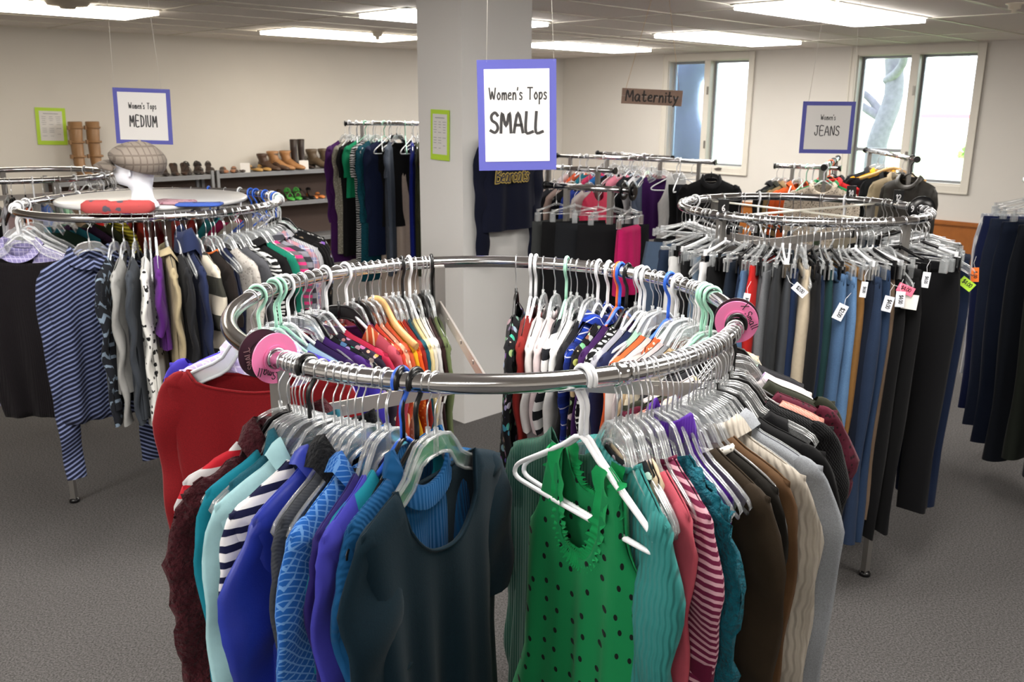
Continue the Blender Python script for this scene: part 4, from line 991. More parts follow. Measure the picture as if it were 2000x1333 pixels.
STK = [
 ('clear', 'black and silver aztec cardigan', 'cardigan', f('#15181f', 'aztec', '#6d7c8c'), LS, .66),
 ('clear', 'light grey thin top', 'long_sleeve_top', f('#8e8e8c'), LS, .60),
 ('clear', 'slate grey jersey top', 'long_sleeve_top', f('#33383f'), LS, .70),
 ('clear', 'white and black animal print blouse', 'blouse', f('#d8d8d4', 'leopard', '#141416', 1.6), LS, .74),
 ('frost', 'vivid purple top', 'blouse', f('#4a1a66'), SS, .45),
 ('clear', 'khaki beige utility jacket', 'jacket', f('#9c8f72'), {**LS, 'collar': 'shirt'}, .62),
 ('clear', 'charcoal black jersey top', 'long_sleeve_top', f('#191a1e'), LS, .60),
 ('clear', 'navy blue hooded sweatshirt', 'hoodie', f('#1c2544'), {**LS, 'collar': 'hood'}, .62),
 ('clear', 'cream and charcoal blocked top', 't_shirt', f('#c8c0b0', 'bigstripe', '#35352f', 1.6), SS, .58),
 ('clear', 'orange trimmed black top', 'blouse', f('#1c1614'), {**SS, 'collar': 'rib', 'trim': f('#c0602c')}, .55),
 ('clear', 'dark navy sleeveless top', 'tank_top', f('#151c36'), dict(strap=.04, neck=.07, bodyw=.18), .58),
 ('clear', 'off-white lace jacket', 'jacket', f('#b7b2ac', 'lace', '#8f8a84'), LS, .58),
 ('clear', 'mid grey cardigan', 'cardigan', f('#4e4f54', 'heather'), LS, .6),
 ('clear', 'zebra print blouse', 'blouse', f('#d8d8d8', 'zebra', '#121212'), SS, .58),
 ('clear', 'black button blouse', 'button_shirt', f('#0f0f11'), {**SS, 'collar': 'shirt'}, .58),
 ('clear', 'jade green ribbed top', 'long_sleeve_top', f('#177a63', 'rib'), LS, .60),
 ('clear', 'pink and grey striped tee', 't_shirt', f('#6a6268', 'stripe', '#d03a78', .9), SS, .56),
 ('clear', 'grey and white wide striped shirt', 'button_shirt', f('#8d8d98', 'bigstripe', '#3a3a42', .5), {**LS, 'collar': 'shirt'}, .62),
 ('clear', 'blue and pink plaid shirt', 'button_shirt', f('#8a90b4', 'plaid', '#c98a86', .8), {**LS, 'collar': 'shirt'}, .66),
 ('clear', 'white pinstriped shirt', 'button_shirt', f('#c3c3c6', 'vstripe', '#8a8f9c', .5), {**LS, 'collar': 'shirt'}, .68),
 ('clear', 'black sheer blouse', 'blouse', f('#0c0c0e'), LS, .62),
 ('black_flat', 'black and tan patchwork blouse', 'blouse', f('#141214', 'leopard', '#8a7a66', 2.2), SS, .6),
 ('clear', 'black and lilac floral blouse', 'blouse', f('#101012', 'floral', '#8a78b0', .9), SS, .62),
 ('clear', 'plain black blouse', 'blouse', f('#111113'), LS, .64),
 ('white', 'black blouse with pale dots', 'blouse', f('#2a2a2c', 'dots2', '#b8b8b6', .9), LS, .66),
 ('mint', 'black satin evening top', 'blouse', f('#0e0e10', 'silk'), SS, .6),
]
for i, (hk, desc, kind, mat, kw, L) in enumerate(STK):
    t = i / (len(STK) - 1); d = lerp(6, 108, t); y = d + lerp(-2, 6, t); kw = dict(kw); kw.setdefault('ws', .185)
    if kw.get('slen', 0) > .3: kw['slen'] = .54
    top(RK2, d, y, hk, desc, kind, mat, W2, res=1, near=True, L=L, **kw)
BK2 = [('clear', 'dark bottle green top', 'blouse', '#16291f'), ('clear', 'teal printed top', 'blouse', '#1c5a66'), ('white', 'plum knit top', 'sweater', '#2e1830'), ('clear', 'dark olive top', 'blouse', '#2c2f1c'),
       ('clear', 'mustard striped top', 'blouse', '#8a7a22'), ('mint', 'tomato red blouse', 'blouse', '#b23324'), ('clear', 'deep red cardigan', 'cardigan', '#6b1517'), ('clear', 'neon coral tee', 't_shirt', '#e0483c'), ('black_flat', 'scarlet blouse', 'blouse', '#c1281e'),
       ('blue', 'turquoise tee', 't_shirt', '#1f8d92'), ('clear', 'fuchsia tee', 't_shirt', '#b0265c'), ('white', 'cream knitted top', 'sweater', '#c9c0ae')]
for i, (hk, desc, kind, hx) in enumerate(BK2):
    d = lerp(-100, -205, i / 11); top(RK2, d, d + 4, hk, desc, kind, f(hx, 'stripe', '#e8d84a', .5) if 'mustard' in desc else f(hx), 'far side of the left rack', res=1, near=False, L=.55, ws=.18, sleeve=i % 2 == 0, slen=.2)
rnd = random.Random(5)
spares(RK2, [(112 + k * 4.4, rnd.choice(['clear', 'clear', 'white', 'mint', 'black_flat', 'blue', 'clear'])) for k in range(9)], 'the right bend of the left rack')
spares(RK2, [(-58 - k * 5, rnd.choice(['white', 'clear', 'clear', 'white'])) for k in range(7)], 'the left bend of the left rack')
spares(RK2, [(20 + k * 6.3, 'clear') for k in range(10)], 'the near side of the left rack')

# mannequin head, cap and pouches on the table top
TZ = 1.3705
hp = unp(272, 404, TZ); hd = empty('mannequin_head', (hp.x, hp.y, TZ), math.radians(-8)); tag(hd, 'white foam mannequin head in profile on the white disc top', 'mannequin head')
SEC = [(0, .02, .072, .062), (.006, .02, .075, .065), (.022, .02, .068, .058), (.04, .022, .05, .046), (.075, .022, .046, .045), (.095, .014, .056, .048), (.105, -.004, .078, .054), (.118, -.008, .084, .060), (.135, -.008, .088, .066),
       (.155, -.006, .090, .070), (.175, -.002, .093, .073), (.195, .002, .094, .074), (.22, .004, .092, .073), (.245, .006, .080, .064), (.262, .006, .058, .046), (.274, .006, .028, .022), (.277, .006, .002, .002)]
P = []; n = 40
for (z, c, a, b_) in SEC:
    for k in range(n):
        th = 2 * PI * k / n; x = -math.cos(th) * a + c; y = math.sin(th) * b_
        dth = min(th, 2 * PI - th)
        x -= .020 * math.exp(-(dth / .16) ** 2) * math.exp(-((z - .155) / .014) ** 2)     # nose
        x -= .006 * math.exp(-(dth / .25) ** 2) * math.exp(-((z - .128) / .006) ** 2)     # lips
        x += .010 * math.exp(-((dth - .38) / .16) ** 2) * math.exp(-((z - .178) / .012) ** 2)   # eye sockets
        P.append((x, y, z))
mb = MB(); mb.grid(P, n, len(SEC), cu=True)
for sy in (-1, 1):
    mb.tube(catmull([(.012, sy * .070, .175), (.018, sy * .078, .168), (.014, sy * .076, .150), (.008, sy * .068, .143)], 3), .006, 6)
hd.scale = (.80, .80, .80)
mb.build('head', simple('white_foam', '#e6e9f2', .6, bump=.2, bump_scale=500), hd)
cp = empty('newsboy_cap', (hp.x, hp.y, TZ), math.radians(-8)); tag(cp, 'grey plaid newsboy cap on the mannequin head', 'cap')
PLAID = f('#7d746c', 'check', '#4f4740', 3.6); cp.scale = (.88, .88, .79); P = []; n = 48; rows = 12
def capP(th, t):
    """rim (t=0) to crown top (t=1): droops toward the back of the head"""
    back = .5 - .5 * math.cos(th)            # 0 at the face, 1 at the back
    rz_ = lerp(.212, .150, back)             # rim height
    a = t * PI / 2; bul = interp([(0, .93), (.10, 1.10), (.28, 1.20), (.55, 1.08), (1, 1.0)], t); r_ = math.cos(a) * bul
    x = -math.cos(th) * .104 * r_ + .012 + .018 * back * math.sin(a); y = math.sin(th) * .094 * r_
    z = rz_ + (.302 - rz_) * (math.sin(a) ** .9) + .003 * math.sin(th * 8) * math.sin(2 * a)
    return Vector((x, y, z))
for j in range(rows + 1):
    for k in range(n): P.append(capP(2 * PI * k / n, j / rows))
mb = MB(); mb.grid(P, n, rows + 1, cu=True); mb.build('crown', PLAID, cp)
P = []
for j in range(7):
    t = j / 6
    for k in range(21):
        a = lerp(-1.15, 1.15, k / 20); rr = lerp(.088, .088 + .098 * max(0, math.cos(a)) ** .7, t)
        P.append(Vector((-math.cos(a) * rr, math.sin(a) * .088, .214 - .022 * t - .030 * abs(math.sin(a)) ** 2 + .012 * math.sin(t * PI))))
mb = MB(); mb.grid(P, 21, 7); b_ = mb.build('brim', PLAID, cp); m = b_.modifiers.new('thick', 'SOLIDIFY'); m.thickness = .006
mb = MB(); mb.lathe([(0, .006), (.006, .005), (.009, -.002)], 12, (.03, 0, .302)); mb.build('button', PLAID, cp)
def pouch(name, px, py, w, d, h, mat, rz, label, cat, zipc=None):
    p = unp(px, py, TZ); o = empty(name, (p.x, p.y, TZ), rz); tag(o, label, cat); P = []
    for j, (t, z) in enumerate(((.9, .0), (1, h * .3), (.98, h * .7), (.86, h), (.3, h * 1.05))):
        for k in range(24):
            a = 2 * PI * k / 24; c_, s_ = math.cos(a), math.sin(a)
            P.append((w / 2 * t * abs(c_) ** .35 * (1 if c_ > 0 else -1), d / 2 * t * abs(s_) ** .35 * (1 if s_ > 0 else -1), z + h * .25 * (abs(c_) ** 3) * (j > 1)))
    mb = MB(); mb.grid(P, 24, 5, cu=True); mb.poly(P[-24:]); mb.build('pouch_body', mat, o)
    if zipc: mb = MB(); mb.tube([(-w * .45, 0, h * 1.12), (0, 0, h * 1.02), (w * .45, 0, h * 1.12)], .003, 6); mb.build('zip', zipc, o)
    return o
pouch('headband', 232, 415, .25, .06, .034, f('#a04444', 'leopard', '#4c4852', 2.2), .06, 'red and grey patterned fabric roll at the front of the disc top', 'headband')
pouch('zip_pouch', 390, 402, .17, .10, .010, f('#3a56a4'), .12, 'flat blue zip pouch on the white disc top', 'pouch', simple('zip_black', '#16181c', .5))
pouch('folded_scarf', 340, 398, .15, .12, .012, f('#b08a94', 'leopard', '#8a5a68', 1.0), -.2, 'folded dusty pink scarf behind the mannequin head base', 'scarf')

# ---------------------------------------------------------------- jeans rack at right
RK4 = dict(farback=True, nm='jeans rack', c=(1.113, 3.451, 1.37), R=.457, e=.97, grp='jeans and trousers on the right round rack')
r4 = round_rack('jeans', RK4, 'round chrome rack of women\'s jeans and trousers at right', [-55, 35, 125, 215])
mb = MB()
for a in (35, -55):
    q0, q1 = ring_point(RK4, math.radians(a)), ring_point(RK4, math.radians(a + 180)); d_ = q1 - q0; mid = (q0 + q1) / 2 - Vector((RK4['c'][0], RK4['c'][1], 0)); mb.box((mid.x, mid.y, 1.362 - .004 * (a > 0)), (d_.length, .03, .004), Matrix.Rotation(math.atan2(d_.y, d_.x), 3, 'Z'))
mb.build('top_brace', simple('cream_metal', '#cbc8bb', .4, .2), r4)
JL = [ # colour, pattern, desc, length, name
 ('#1d2a40', 'denim', 'dark blue faded jeans', .78), ('#cfcfcf', 'plain', 'off-white trousers', .80), ('#141416', 'plain', 'black cropped trousers', .70), ('#66788c', 'denim', 'pale blue-grey jeans', .8), ('#e2e2e4', 'plain', 'bright white jeans', .84),
 ('#101012', 'plain', 'black straight trousers', .86), ('#17202e', 'denim', 'blue-black jeans', .86), ('#1b2a44', 'denim', 'navy frayed-hem jeans', .84), ('#4b6789', 'denim', 'light blue skinny jeans', .72), ('#b0201e', 'plain', 'bright red trousers', .55),
 ('#55575b', 'plain', 'mid grey trousers', .80), ('#6a6c70', 'heather', 'light grey marl trousers', .84), ('#2b2d30', 'plain', 'charcoal trousers', .84), ('#3d4045', 'plain', 'slate trousers', .86), ('#1c2c4c', 'denim', 'indigo jeans with orange stitching', .86),
 ('#b9ac97', 'plain', 'cream chinos', .66), ('#121316', 'plain', 'black twill trousers', .90), ('#16243c', 'denim', 'deep navy jeans', .92), ('#1d3a3c', 'denim', 'dark teal jeans', .92), ('#456183', 'denim', 'long light blue jeans with white seams', .95),
 ('#58799f', 'denim', 'sky blue boot-cut jeans', .82), ('#8a6437', 'plain', 'tan corduroy trousers', .74), ('#141c2c', 'denim', 'ink blue jeans', .86), ('#223048', 'denim', 'mid blue jeans', .90), ('#22344f', 'denim', 'worn navy jeans', .92),
 ('#6e5c4c', 'plain', 'taupe trousers', .84), ('#0e0e10', 'plain', 'black pleated trousers', .90), ('#0c0c0e', 'plain', 'black wide-leg trousers', .90), ('#111114', 'plain', 'soft black trousers', .90), ('#0f1117', 'plain', 'blue-black dress trousers', .90),
 ('#14203a', 'denim', 'midnight blue jeans', .94), ('#0b0b0d', 'plain', 'matte black jeans', .92), ('#1a2947', 'denim', 'dark indigo boot-cut jeans', .92), ('#0d0d10', 'plain', 'black stretch trousers', .86), ('#232c3c', 'denim', 'grey-navy jeans', .78),
 ('#39414d', 'denim', 'faded charcoal jeans', .76), ('#1c2534', 'denim', 'smoky blue jeans', .72)]
JPX = [1275, 1300, 1318, 1335, 1352, 1375, 1400, 1420, 1437, 1449, 1462, 1476, 1495, 1515, 1535, 1556, 1575, 1592, 1605, 1624, 1652, 1668, 1685, 1698, 1715, 1730, 1748, 1768, 1790, 1810, 1825, 1845, 1862, 1878, 1893, 1905, 1915]
hks = ['clip_clear', 'clip_black', 'clip_clear', 'clip_white', 'clip_clear', 'clip_black']
for i, (hx, pat, desc, L) in enumerate(JL):
    d = math.degrees(phi_px(RK4, JPX[i], -100, 100, r=.60, z=-.5)) if JPX[i] < 1790 else lerp(52, 116, (i - 28) / 8); y = d + 3 * math.sin(i * 2.1) * (i < 33); hk = hks[(i * 5 + i // 3) % 6]
    p, rz = put(RK4, d, y, hk, 'on the jeans rack', desc, near=True); jt = -.140 - .02 * ((i * 7) % 3) / 2
    trousers(f(hx, pat), p, rz, desc + (' on the right round rack' if len(desc.split()) < 9 else ', right rack'), 'jeans' if 'jeans' in desc else 'trousers', RK4['grp'], seed=i, L=L * 1.07, top=jt, w=.145 + .02 * math.sin(i * 1.7), thick=.026, name='jeans' if 'jeans' in desc else 'trousers', flare=.04 if 'boot' in desc else 0)
BJ = [('#26303f', 'dark blue'), ('#141416', 'black'), ('#b8ad98', 'beige'), ('#3c4c36', 'olive green'), ('#55606e', 'grey-blue'), ('#101216', 'jet black'), ('#6b6f76', 'pewter grey'), ('#2a3c5c', 'navy'), ('#8e8a86', 'stone'), ('#1a1a1e', 'graphite'), ('#44546a', 'steel blue')]
for i, (hx, desc) in enumerate(BJ):
    d = lerp(112, 250, i / 10); p, rz = put(RK4, d, d + 8 * math.sin(i * 3), hks[i % 6], 'on the jeans rack', desc + ' trousers', near=False)
    trousers(f(hx), p, rz, desc + ' trousers on the far side of the right round rack', 'trousers', RK4['grp'], seed=50 + i, L=.8, w=.16, res=0, name='trousers')
spares(RK4, [(-70 + k * 7.7, ['clip_clear', 'clip_white', 'clear', 'clip_black', 'clip_clear'][k % 5]) for k in range(20)], 'the near side of the jeans rack', jig=16)
spares(RK4, [(118 + k * 11.3, ['clip_clear', 'clip_black', 'white', 'clip_clear'][k % 4]) for k in range(12)], 'the far side of the jeans rack', near=False, jig=14)
# number tags on the rail
def num_tag(px, py, deg, txt, label, w=.038, h=.055, round_=False):
    p = ring_point(RK4, math.radians(deg)); o = empty('size_tag', p, math.radians(-12)); tag(o, label, 'size tag', 'number tags on the jeans rack')
    mb = MB()
    if round_: mb.lathe([(.017, -.002), (.05, -.002), (.05, .002), (.017, .002), (.017, -.002)], 32, (0, 0, 0), axis='y')
    else: mb.box((0, 0, .004 + h / 2), (w, .004, h)); mb.tube([(.0175 * math.cos(a / 8 * PI * 1.5), 0, .0175 * math.sin(a / 8 * PI * 1.5)) for a in range(9)], .003, 6)
    mb.build('plate', P_BLACK, o)
    mb = MB(); text_ribbons(mb, txt, .022, .003, (0 if not round_ else -.034, -.0028, .018 if not round_ else -.01), (1, 0, 0), (0, 0, 1), (0, -.0005, 0)); mb.build('lettering', simple('tag_print', '#cfcfd2', .6), o)
def dgb(px, lo, hi): return math.degrees(phi_px(RK4, px, lo, hi))
num_tag(1412, 400, dgb(1412, -20, -80), '6', 'black size tag marked 6 on the jeans rack')
num_tag(1661, 380, dgb(1661, 180, 110), '14', 'black size tag marked 14 on the jeans rack')
num_tag(1753, 395, dgb(1753, 180, 100), '12', 'black size tag marked 12 on the jeans rack')
num_tag(1800, 420, dgb(1800, 30, 95), '9', 'round black size disc marked 9 on the jeans rack', round_=True)
# price tags
def price(px, py, col, txt, label, rot=-20, w=.030, h=.052, ink=INK, rr=.15):
    best = None
    for k in range(60):
        a = math.radians(lerp(-95, 105, k / 59)); q = ring_point(RK4, a, RK4['R'] + rr); e = abs(proj((q.x, q.y, 1.1))[0] - px)
        if best is None or e < best[0]: best = (e, q)
    q = best[1]; P_ = unp(px, py, Y=q.y - .03); o = empty('price_tag', P_); o.rotation_euler = (0, math.radians(rot), math.radians(-(px - 1000) / 1740 * 50)); tag(o, label, 'price tag', 'price tags on the jeans')
    mb = MB(); mb.box((0, 0, 0), (w, .0008, h)); mb.build('card', simple('tag_' + col, col, .6), o)
    mb = MB(); text_ribbons(mb, txt, w * .42, w * .07, (w * .18, -.0005, 0), (0, 0, -1), (1, 0, 0), (0, -.0006, 0), gap=.14); mb.v = [(v[0] - w * .3, v[1], v[2]) for v in mb.v]; mb.build('lettering', ink, o)
    mb = MB(); mb.tube([(0, 0, h * .48), (-.004, .01, h * .8), (.004, .03, h * 1.2)], .0006, 4); mb.build('string', P_WHITE, o)
WT = '#d9dde6'
price(1641, 610, WT, '$2.00', 'white $2.00 price tag on the long light blue jeans', 22, .032, .055)
price(1562, 567, WT, '$2.00', 'white $2.00 price tag beside the cream chinos', -50, .028, .05)
price(1734, 594, WT, '$4.00', 'white $4.00 price tag left of the pink tag', 10)
price(1758, 585, WT, '$4.00', 'small white $4.00 price tag just below the pink tag', 0, .028)
price(1769, 566, '#f06a86', '$4.00', 'pink $4.00 price tag on black trousers', -70)
price(1777, 590, '#e4e2dc', ' ', 'square cream store label under the pink price tag', 4, .048, .05)
price(1808, 547, WT, '$4.00', 'white $4.00 price tag right of the pink tag', 4, .024)
price(1824, 554, WT, '$4.00', 'white $4.00 price tag on midnight blue jeans', 12, .030)
price(1888, 555, '#b5e23c', '$4.00', 'lime green $4.00 price tag at the right of the rack', -55, .034)
price(1904, 537, '#ee7326', '$3.00', 'orange $3.00 price tag at the far right of the rack', -6, .026)
price(1868, 585, WT, ' ', 'plain white folded price tag under the lime green one', 30, .022, .045)
price(1457, 588, WT, '$4.00', 'white $4.00 price tag on the grey trousers', 8, .022)
price(1687, 566, '#c9ccd4', '$4.00', 'pale grey price tag between two dark jeans', 4, .020)  # card a little greyer than the white tags

# ---------------------------------------------------------------- rack at the right edge of the view
RK5 = dict(nm='right edge rack', c=(2.86, 4.02, 1.42), R=.5, e=1.0, grp='clothes on the rack at the right edge')
round_rack('edge', RK5, 'round clothes rack at the right edge of the view', [-45, 45, 135, 225])
for i, (hx, pat, desc, L, k) in enumerate([('#c9ccd6', 'vstripe', 'white and blue striped trousers', .8, 0), ('#1f2850', 'denim', 'cobalt blue jeans', .95, 0), ('#262e42', 'denim', 'dusty blue jeans', 1.0, 0), ('#141c2e', 'denim', 'classic navy jeans', 1.05, 0), ('#10141c', 'plain', 'black denim trousers', 1.1, 0),
        ('#1a1e18', 'plain', 'dark green-black trousers', 1.05, 0), ('#0f1522', 'denim', 'inky jeans', 1.1, 0), ('#0d0d10', 'plain', 'black wool trousers', 1.15, 0), ('#161f31', 'denim', 'blue wide-leg jeans', 1.15, 0), ('#0b0c10', 'plain', 'soft black slacks', 1.15, 0), ('#0f1725', 'denim', 'dark flared jeans', 1.2, 0)]):
    d = lerp(-118, -22, i / 10); p, rz = put(RK5, d, d + 4, 'clip_clear', 'on the right edge rack', desc); trousers(f(hx, pat), p, rz, desc + ' on the rack at the right edge', 'trousers', RK5['grp'], seed=80 + i, L=L, w=.18, thick=.035, name='trousers')

# ---------------------------------------------------------------- far left round rack
RK3 = dict(far=True, nm='far left rack', c=(-2.72, 5.05, 1.35), R=.45, e=1.0, grp='small bright tops on the far left rack')
round_rack('far_left', RK3, 'round chrome rack of small bright tops behind the left rack', [-45, 45, 135, 225])
cols = [('#e6e2dc', 'cream white'), ('#e0455a', 'bright coral'), ('#1d8a94', 'teal'), ('#f0b8c0', 'pale pink'), ('#d8d2c0', 'ivory'), ('#e8e24a', 'neon yellow'), ('#c84a90', 'magenta'), ('#202024', 'black'), ('#dcdce4', 'silver white'), ('#f07a4a', 'salmon orange'), ('#5a7ac0', 'sky blue'), ('#a8d8b0', 'mint'),
        ('#c8a890', 'nude beige'), ('#e03030', 'red'), ('#f0f0f0', 'snow white'), ('#8a5ab0', 'violet'), ('#e89ab8', 'rose'), ('#404858', 'slate'), ('#d8c060', 'straw yellow'), ('#b8c8e0', 'powder blue'), ('#ffb090', 'peach'), ('#60a070', 'leaf green'), ('#c0c0c8', 'pearl grey'), ('#702848', 'wine')]
for i, (hx, desc) in enumerate(cols):
    d = lerp(-70, 175, i / 23); top(RK3, d, d + 5 * math.sin(i * 2), ['clear', 'clear', 'white', 'clear', 'black_flat'][i % 5], desc, 'camisole', f(hx), '', res=0, near=False, labx=desc + ' camisole on the far left round rack', L=.42, neck=.07, strap=.02, bodyw=.15)
spares(RK3, [(-60 + k * 13, ['clear', 'clear', 'black_flat', 'white'][k % 4]) for k in range(16)], 'the far left round rack')

# ---------------------------------------------------------------- straight racks
def straight_rack(A, B, z, label, pr='straight_clothes_rack', double=False):
    A, B = Vector(A), Vector(B); A.z = B.z = 0; mid = (A + B) / 2; d = B - A; o = empty(pr, mid, math.atan2(d.y, d.x)); tag(o, label, 'clothes rack'); h = d.length / 2
    mb = MB(); mb.tube([(-h, 0, z), (h, 0, z)], .0155, 12); mb.build('rail', CHROME, o)
    for s in (-1, 1):
        mb = MB(); mb.tube([(s * h, 0, z), (s * (h + .012), 0, z)], .022, 12); mb.build('end_cap', P_BLACK, o)
        mb = MB(); mb.box((s * (h - .12), 0, z / 2), (.025, .025, z)); mb.build('upright', STEEL, o)
        mb = MB(); mb.box((s * (h - .12), 0, .02), (.03, .5, .03)); mb.build('foot', STEEL, o)
    mb = MB(); mb.box((0, 0, .2), (2 * h - .24, .02, .02)); mb.build('lower_bar', STEEL, o)
    return dict(A=A, B=B, z=z, rz=math.atan2(d.y, d.x), d=d)
def sput(rk, t, hk, desc, nm, yaw=0, near=False, where='', far=None):
    p = rk['A'] + rk['d'] * t; p.z = rk['z']; rz = rk['rz'] - PI / 2 + math.radians(yaw)
    if hk: hanger(hk, p, rz, ('%s hanger holding the %s, %s' % (HDESC[hk], desc, nm)) if desc else 'empty %s hanger on the %s' % (HDESC[hk], nm), '%s hangers on the %s' % (HDESC[hk], nm), near, far=(not near) and rk.get('far', True))
    return p, rz
def stop(rk, t, hk, desc, kind, mat, nm, yaw=0, **kw):
    p, rz = sput(rk, t, hk, desc, nm, yaw); SEED[0] += 1
    cat = {'t_shirt': 'shirt', 'long_sleeve_top': 'shirt', 'blouse': 'shirt', 'tank_top': 'tank top', 'camisole': 'camisole'}.get(kind, kind.replace('_', ' '))
    return garment(kind, mat, p, rz, '%s on the %s' % (desc, nm), cat, 'clothes on the ' + nm, seed=SEED[0], **kw)
zA = 1.6; A = unp(676, 241, Y=7.0); B = unp(960, 244, Y=7.0)
SR = straight_rack(A, B, A.z, 'tall straight clothes rack of dresses left of the column'); SN = 'dress rack left of the column'
DR = [(-.01, 'clear', 'plum and purple colour-blocked dress', 'dress', f('#4a1f5c'), dict(L=1.05, **LS), -12), (.03, 'clear', 'grey and cream lace dress', 'dress', f('#8a8678', 'lace', '#b8b4a8'), dict(L=.98, **LS), -8), (.07, 'white', 'black satin shift dress', 'dress', f('#101012'), dict(L=1.0, **SS), -10),
      (.11, 'clear', 'emerald green tee', 't_shirt', f('#128a5e'), dict(L=.55, **SS), -12), (.15, 'clear', 'black and white zebra dress', 'dress', f('#c8c8c8', 'zebra', '#141414'), dict(L=1.15, **SS), -8), (.20, 'clear', 'teal lace long dress', 'dress', f('#0e4c5c', 'lace', '#072a34'), dict(L=1.2, **LS), -14),
      (.26, 'mint', 'navy blue long-sleeved dress', 'dress', f('#141f3e'), dict(L=1.0, **LS), -16), (.31, 'clear', 'slate grey draped dress', 'dress', f('#4a5260'), dict(L=1.15, **SS), -6), (.345, 'black_flat', 'cream pleated maxi skirt', 'skirt', f('#cdbcae', 'rib'), dict(L=1.50, ws=.16, top_flat=-.3, neck=.05), -70),
      (.37, 'clear', 'sheer black ruffled blouse', 'blouse', f('#121214'), dict(L=.78, ws=.2, hem=1.15, **SS), -66), (.45, 'clear', 'royal blue cocktail dress', 'dress', f('#1c2a8c'), dict(L=1.1, ws=.13, **SS), 8), (.49, 'clear', 'olive draped dress', 'dress', f('#42452c'), dict(L=1.1, ws=.14, **LS), 4),
      (.54, 'clear', 'dark olive wrap dress', 'dress', f('#2c2e1e'), dict(L=1.15, **LS), -10), (.585, 'clear', 'coral and cobalt blocked dress', 'dress', f('#e8543c', 'bigstripe', '#2a36a8', 7.0), dict(L=1.1, **SS), -16)]
SR['far'] = False
for (t, hk, desc, kind, mat, kw, yaw) in DR: kw.setdefault('ws', .20); yaw = yaw - 22 * (t < .3); stop(SR, t, hk, desc, kind, mat, SN, yaw=yaw, res=1, **kw)
for k in range(10): sput(SR, .02 + k * .055, ['white', 'clear', 'mint', 'white', 'clear'][k % 5], None, SN, yaw=-20 + 30 * math.sin(k * 2))
MZ = 1.35
M1 = straight_rack(unp(1089, 304, MZ), unp(1396, 317, MZ), MZ, 'long straight rack of maternity clothes below the wooden sign')
M3 = straight_rack(unp(1043, 325, MZ), unp(1200, 334, MZ), MZ, 'short straight rack in front of the maternity rack')
M4 = straight_rack(unp(1068, 362, MZ), unp(1236, 373, MZ), MZ, 'nearest straight rack of skirts right of the column')
M2 = straight_rack(unp(1168, 299, MZ), unp(1312, 309, MZ), MZ, 'straight chrome rack behind the maternity rack')
N1, N2, N3, N4 = 'maternity rack', 'rack behind the maternity rack', 'short rack right of the column', 'skirt rack right of the column'
for i, (hx, desc, kind) in enumerate([('#c8c8cc', 'pale grey tee', 't_shirt'), ('#e0603c', 'coral orange tee', 't_shirt'), ('#1c7a8c', 'teal tee', 't_shirt'), ('#d03a60', 'raspberry tee', 't_shirt'), ('#2a6ab0', 'azure blue tee', 't_shirt'), ('#121214', 'black jersey top', 'blouse'), ('#e88aa0', 'rose patterned top', 'blouse'), ('#181a20', 'charcoal black top', 'blouse'), ('#dcdce0', 'white lace top', 'blouse'), ('#3c4454', 'slate top', 'blouse')]):
    stop(M1, .10 + i * .055, ['clear', 'white', 'clear'][i % 3], desc, kind, f(hx), N1, yaw=-8 + 6 * math.sin(i), res=1, L=.55, ws=.18, **SS)
stop(M1, .66, 'clear', 'deep purple sleeveless top', 'tank_top', f('#3a1450'), N1, yaw=-50, res=1, L=.6, neck=.08, strap=.03, bodyw=.17)
stop(M1, .78, 'white', 'white halter top', 'tank_top', f('#e6e6e6'), N1, yaw=-58, res=1, L=.6, neck=.04, strap=.03, bodyw=.13, ws=.09)
for i, (hx, desc, L) in enumerate([('#141416', 'black panelled skirt', .6), ('#1a1c24', 'ink black skirt', .62)]):
    p, rz = sput(M1, .87 + i * .045, 'clip_clear', desc, N1, yaw=-55); garment('skirt', f(hx), p, rz, desc + ' on the maternity rack', 'skirt', 'clothes on the maternity rack', seed=i, L=L, top_flat=-.17, ws=.17, neck=.05, res=1)
stop(M1, .985, 'black_flat', 'black wool jacket', 'jacket', f('#0f0f11'), N1, yaw=-62, res=1, L=.7, sleeve=True, slen=.6, collar='turtle', ws=.21)
for i, (hx, desc) in enumerate([('#20242c', 'black knit top'), ('#6a3a70', 'mulberry top'), ('#c8b8b0', 'shell pink top'), ('#3c3c40', 'anthracite top'), ('#b8c8d8', 'ice blue top'), ('#9a2a3c', 'garnet top')]):
    stop(M2, .1 + i * .13, 'clear', desc, 'blouse', f(hx), N2, yaw=6 * math.sin(i), res=0, L=.55, ws=.18)
for k in range(14): sput(M2 if k % 2 else M1, .2 + k * .05, ['white', 'clear', 'clear'][k % 3], None, N2 if k % 2 else N1, yaw=-30 + 40 * math.sin(k * 1.7))
for i, (hx, desc) in enumerate([('#1c8c98', 'turquoise vest top'), ('#d8c4bc', 'pale peach top'), ('#2a2c34', 'graphite top'), ('#c0a8a0', 'dusty rose top'), ('#101114', 'black tee'), ('#2840a0', 'cobalt tee'), ('#e4e0dc', 'chalk white tee'), ('#c03050', 'cerise top')]):
    stop(M3, .04 + i * .11, ['clear', 'white'][i % 2], desc, 't_shirt', f(hx), N3, yaw=5 * math.sin(i), res=1, L=.7, ws=.18, **SS)
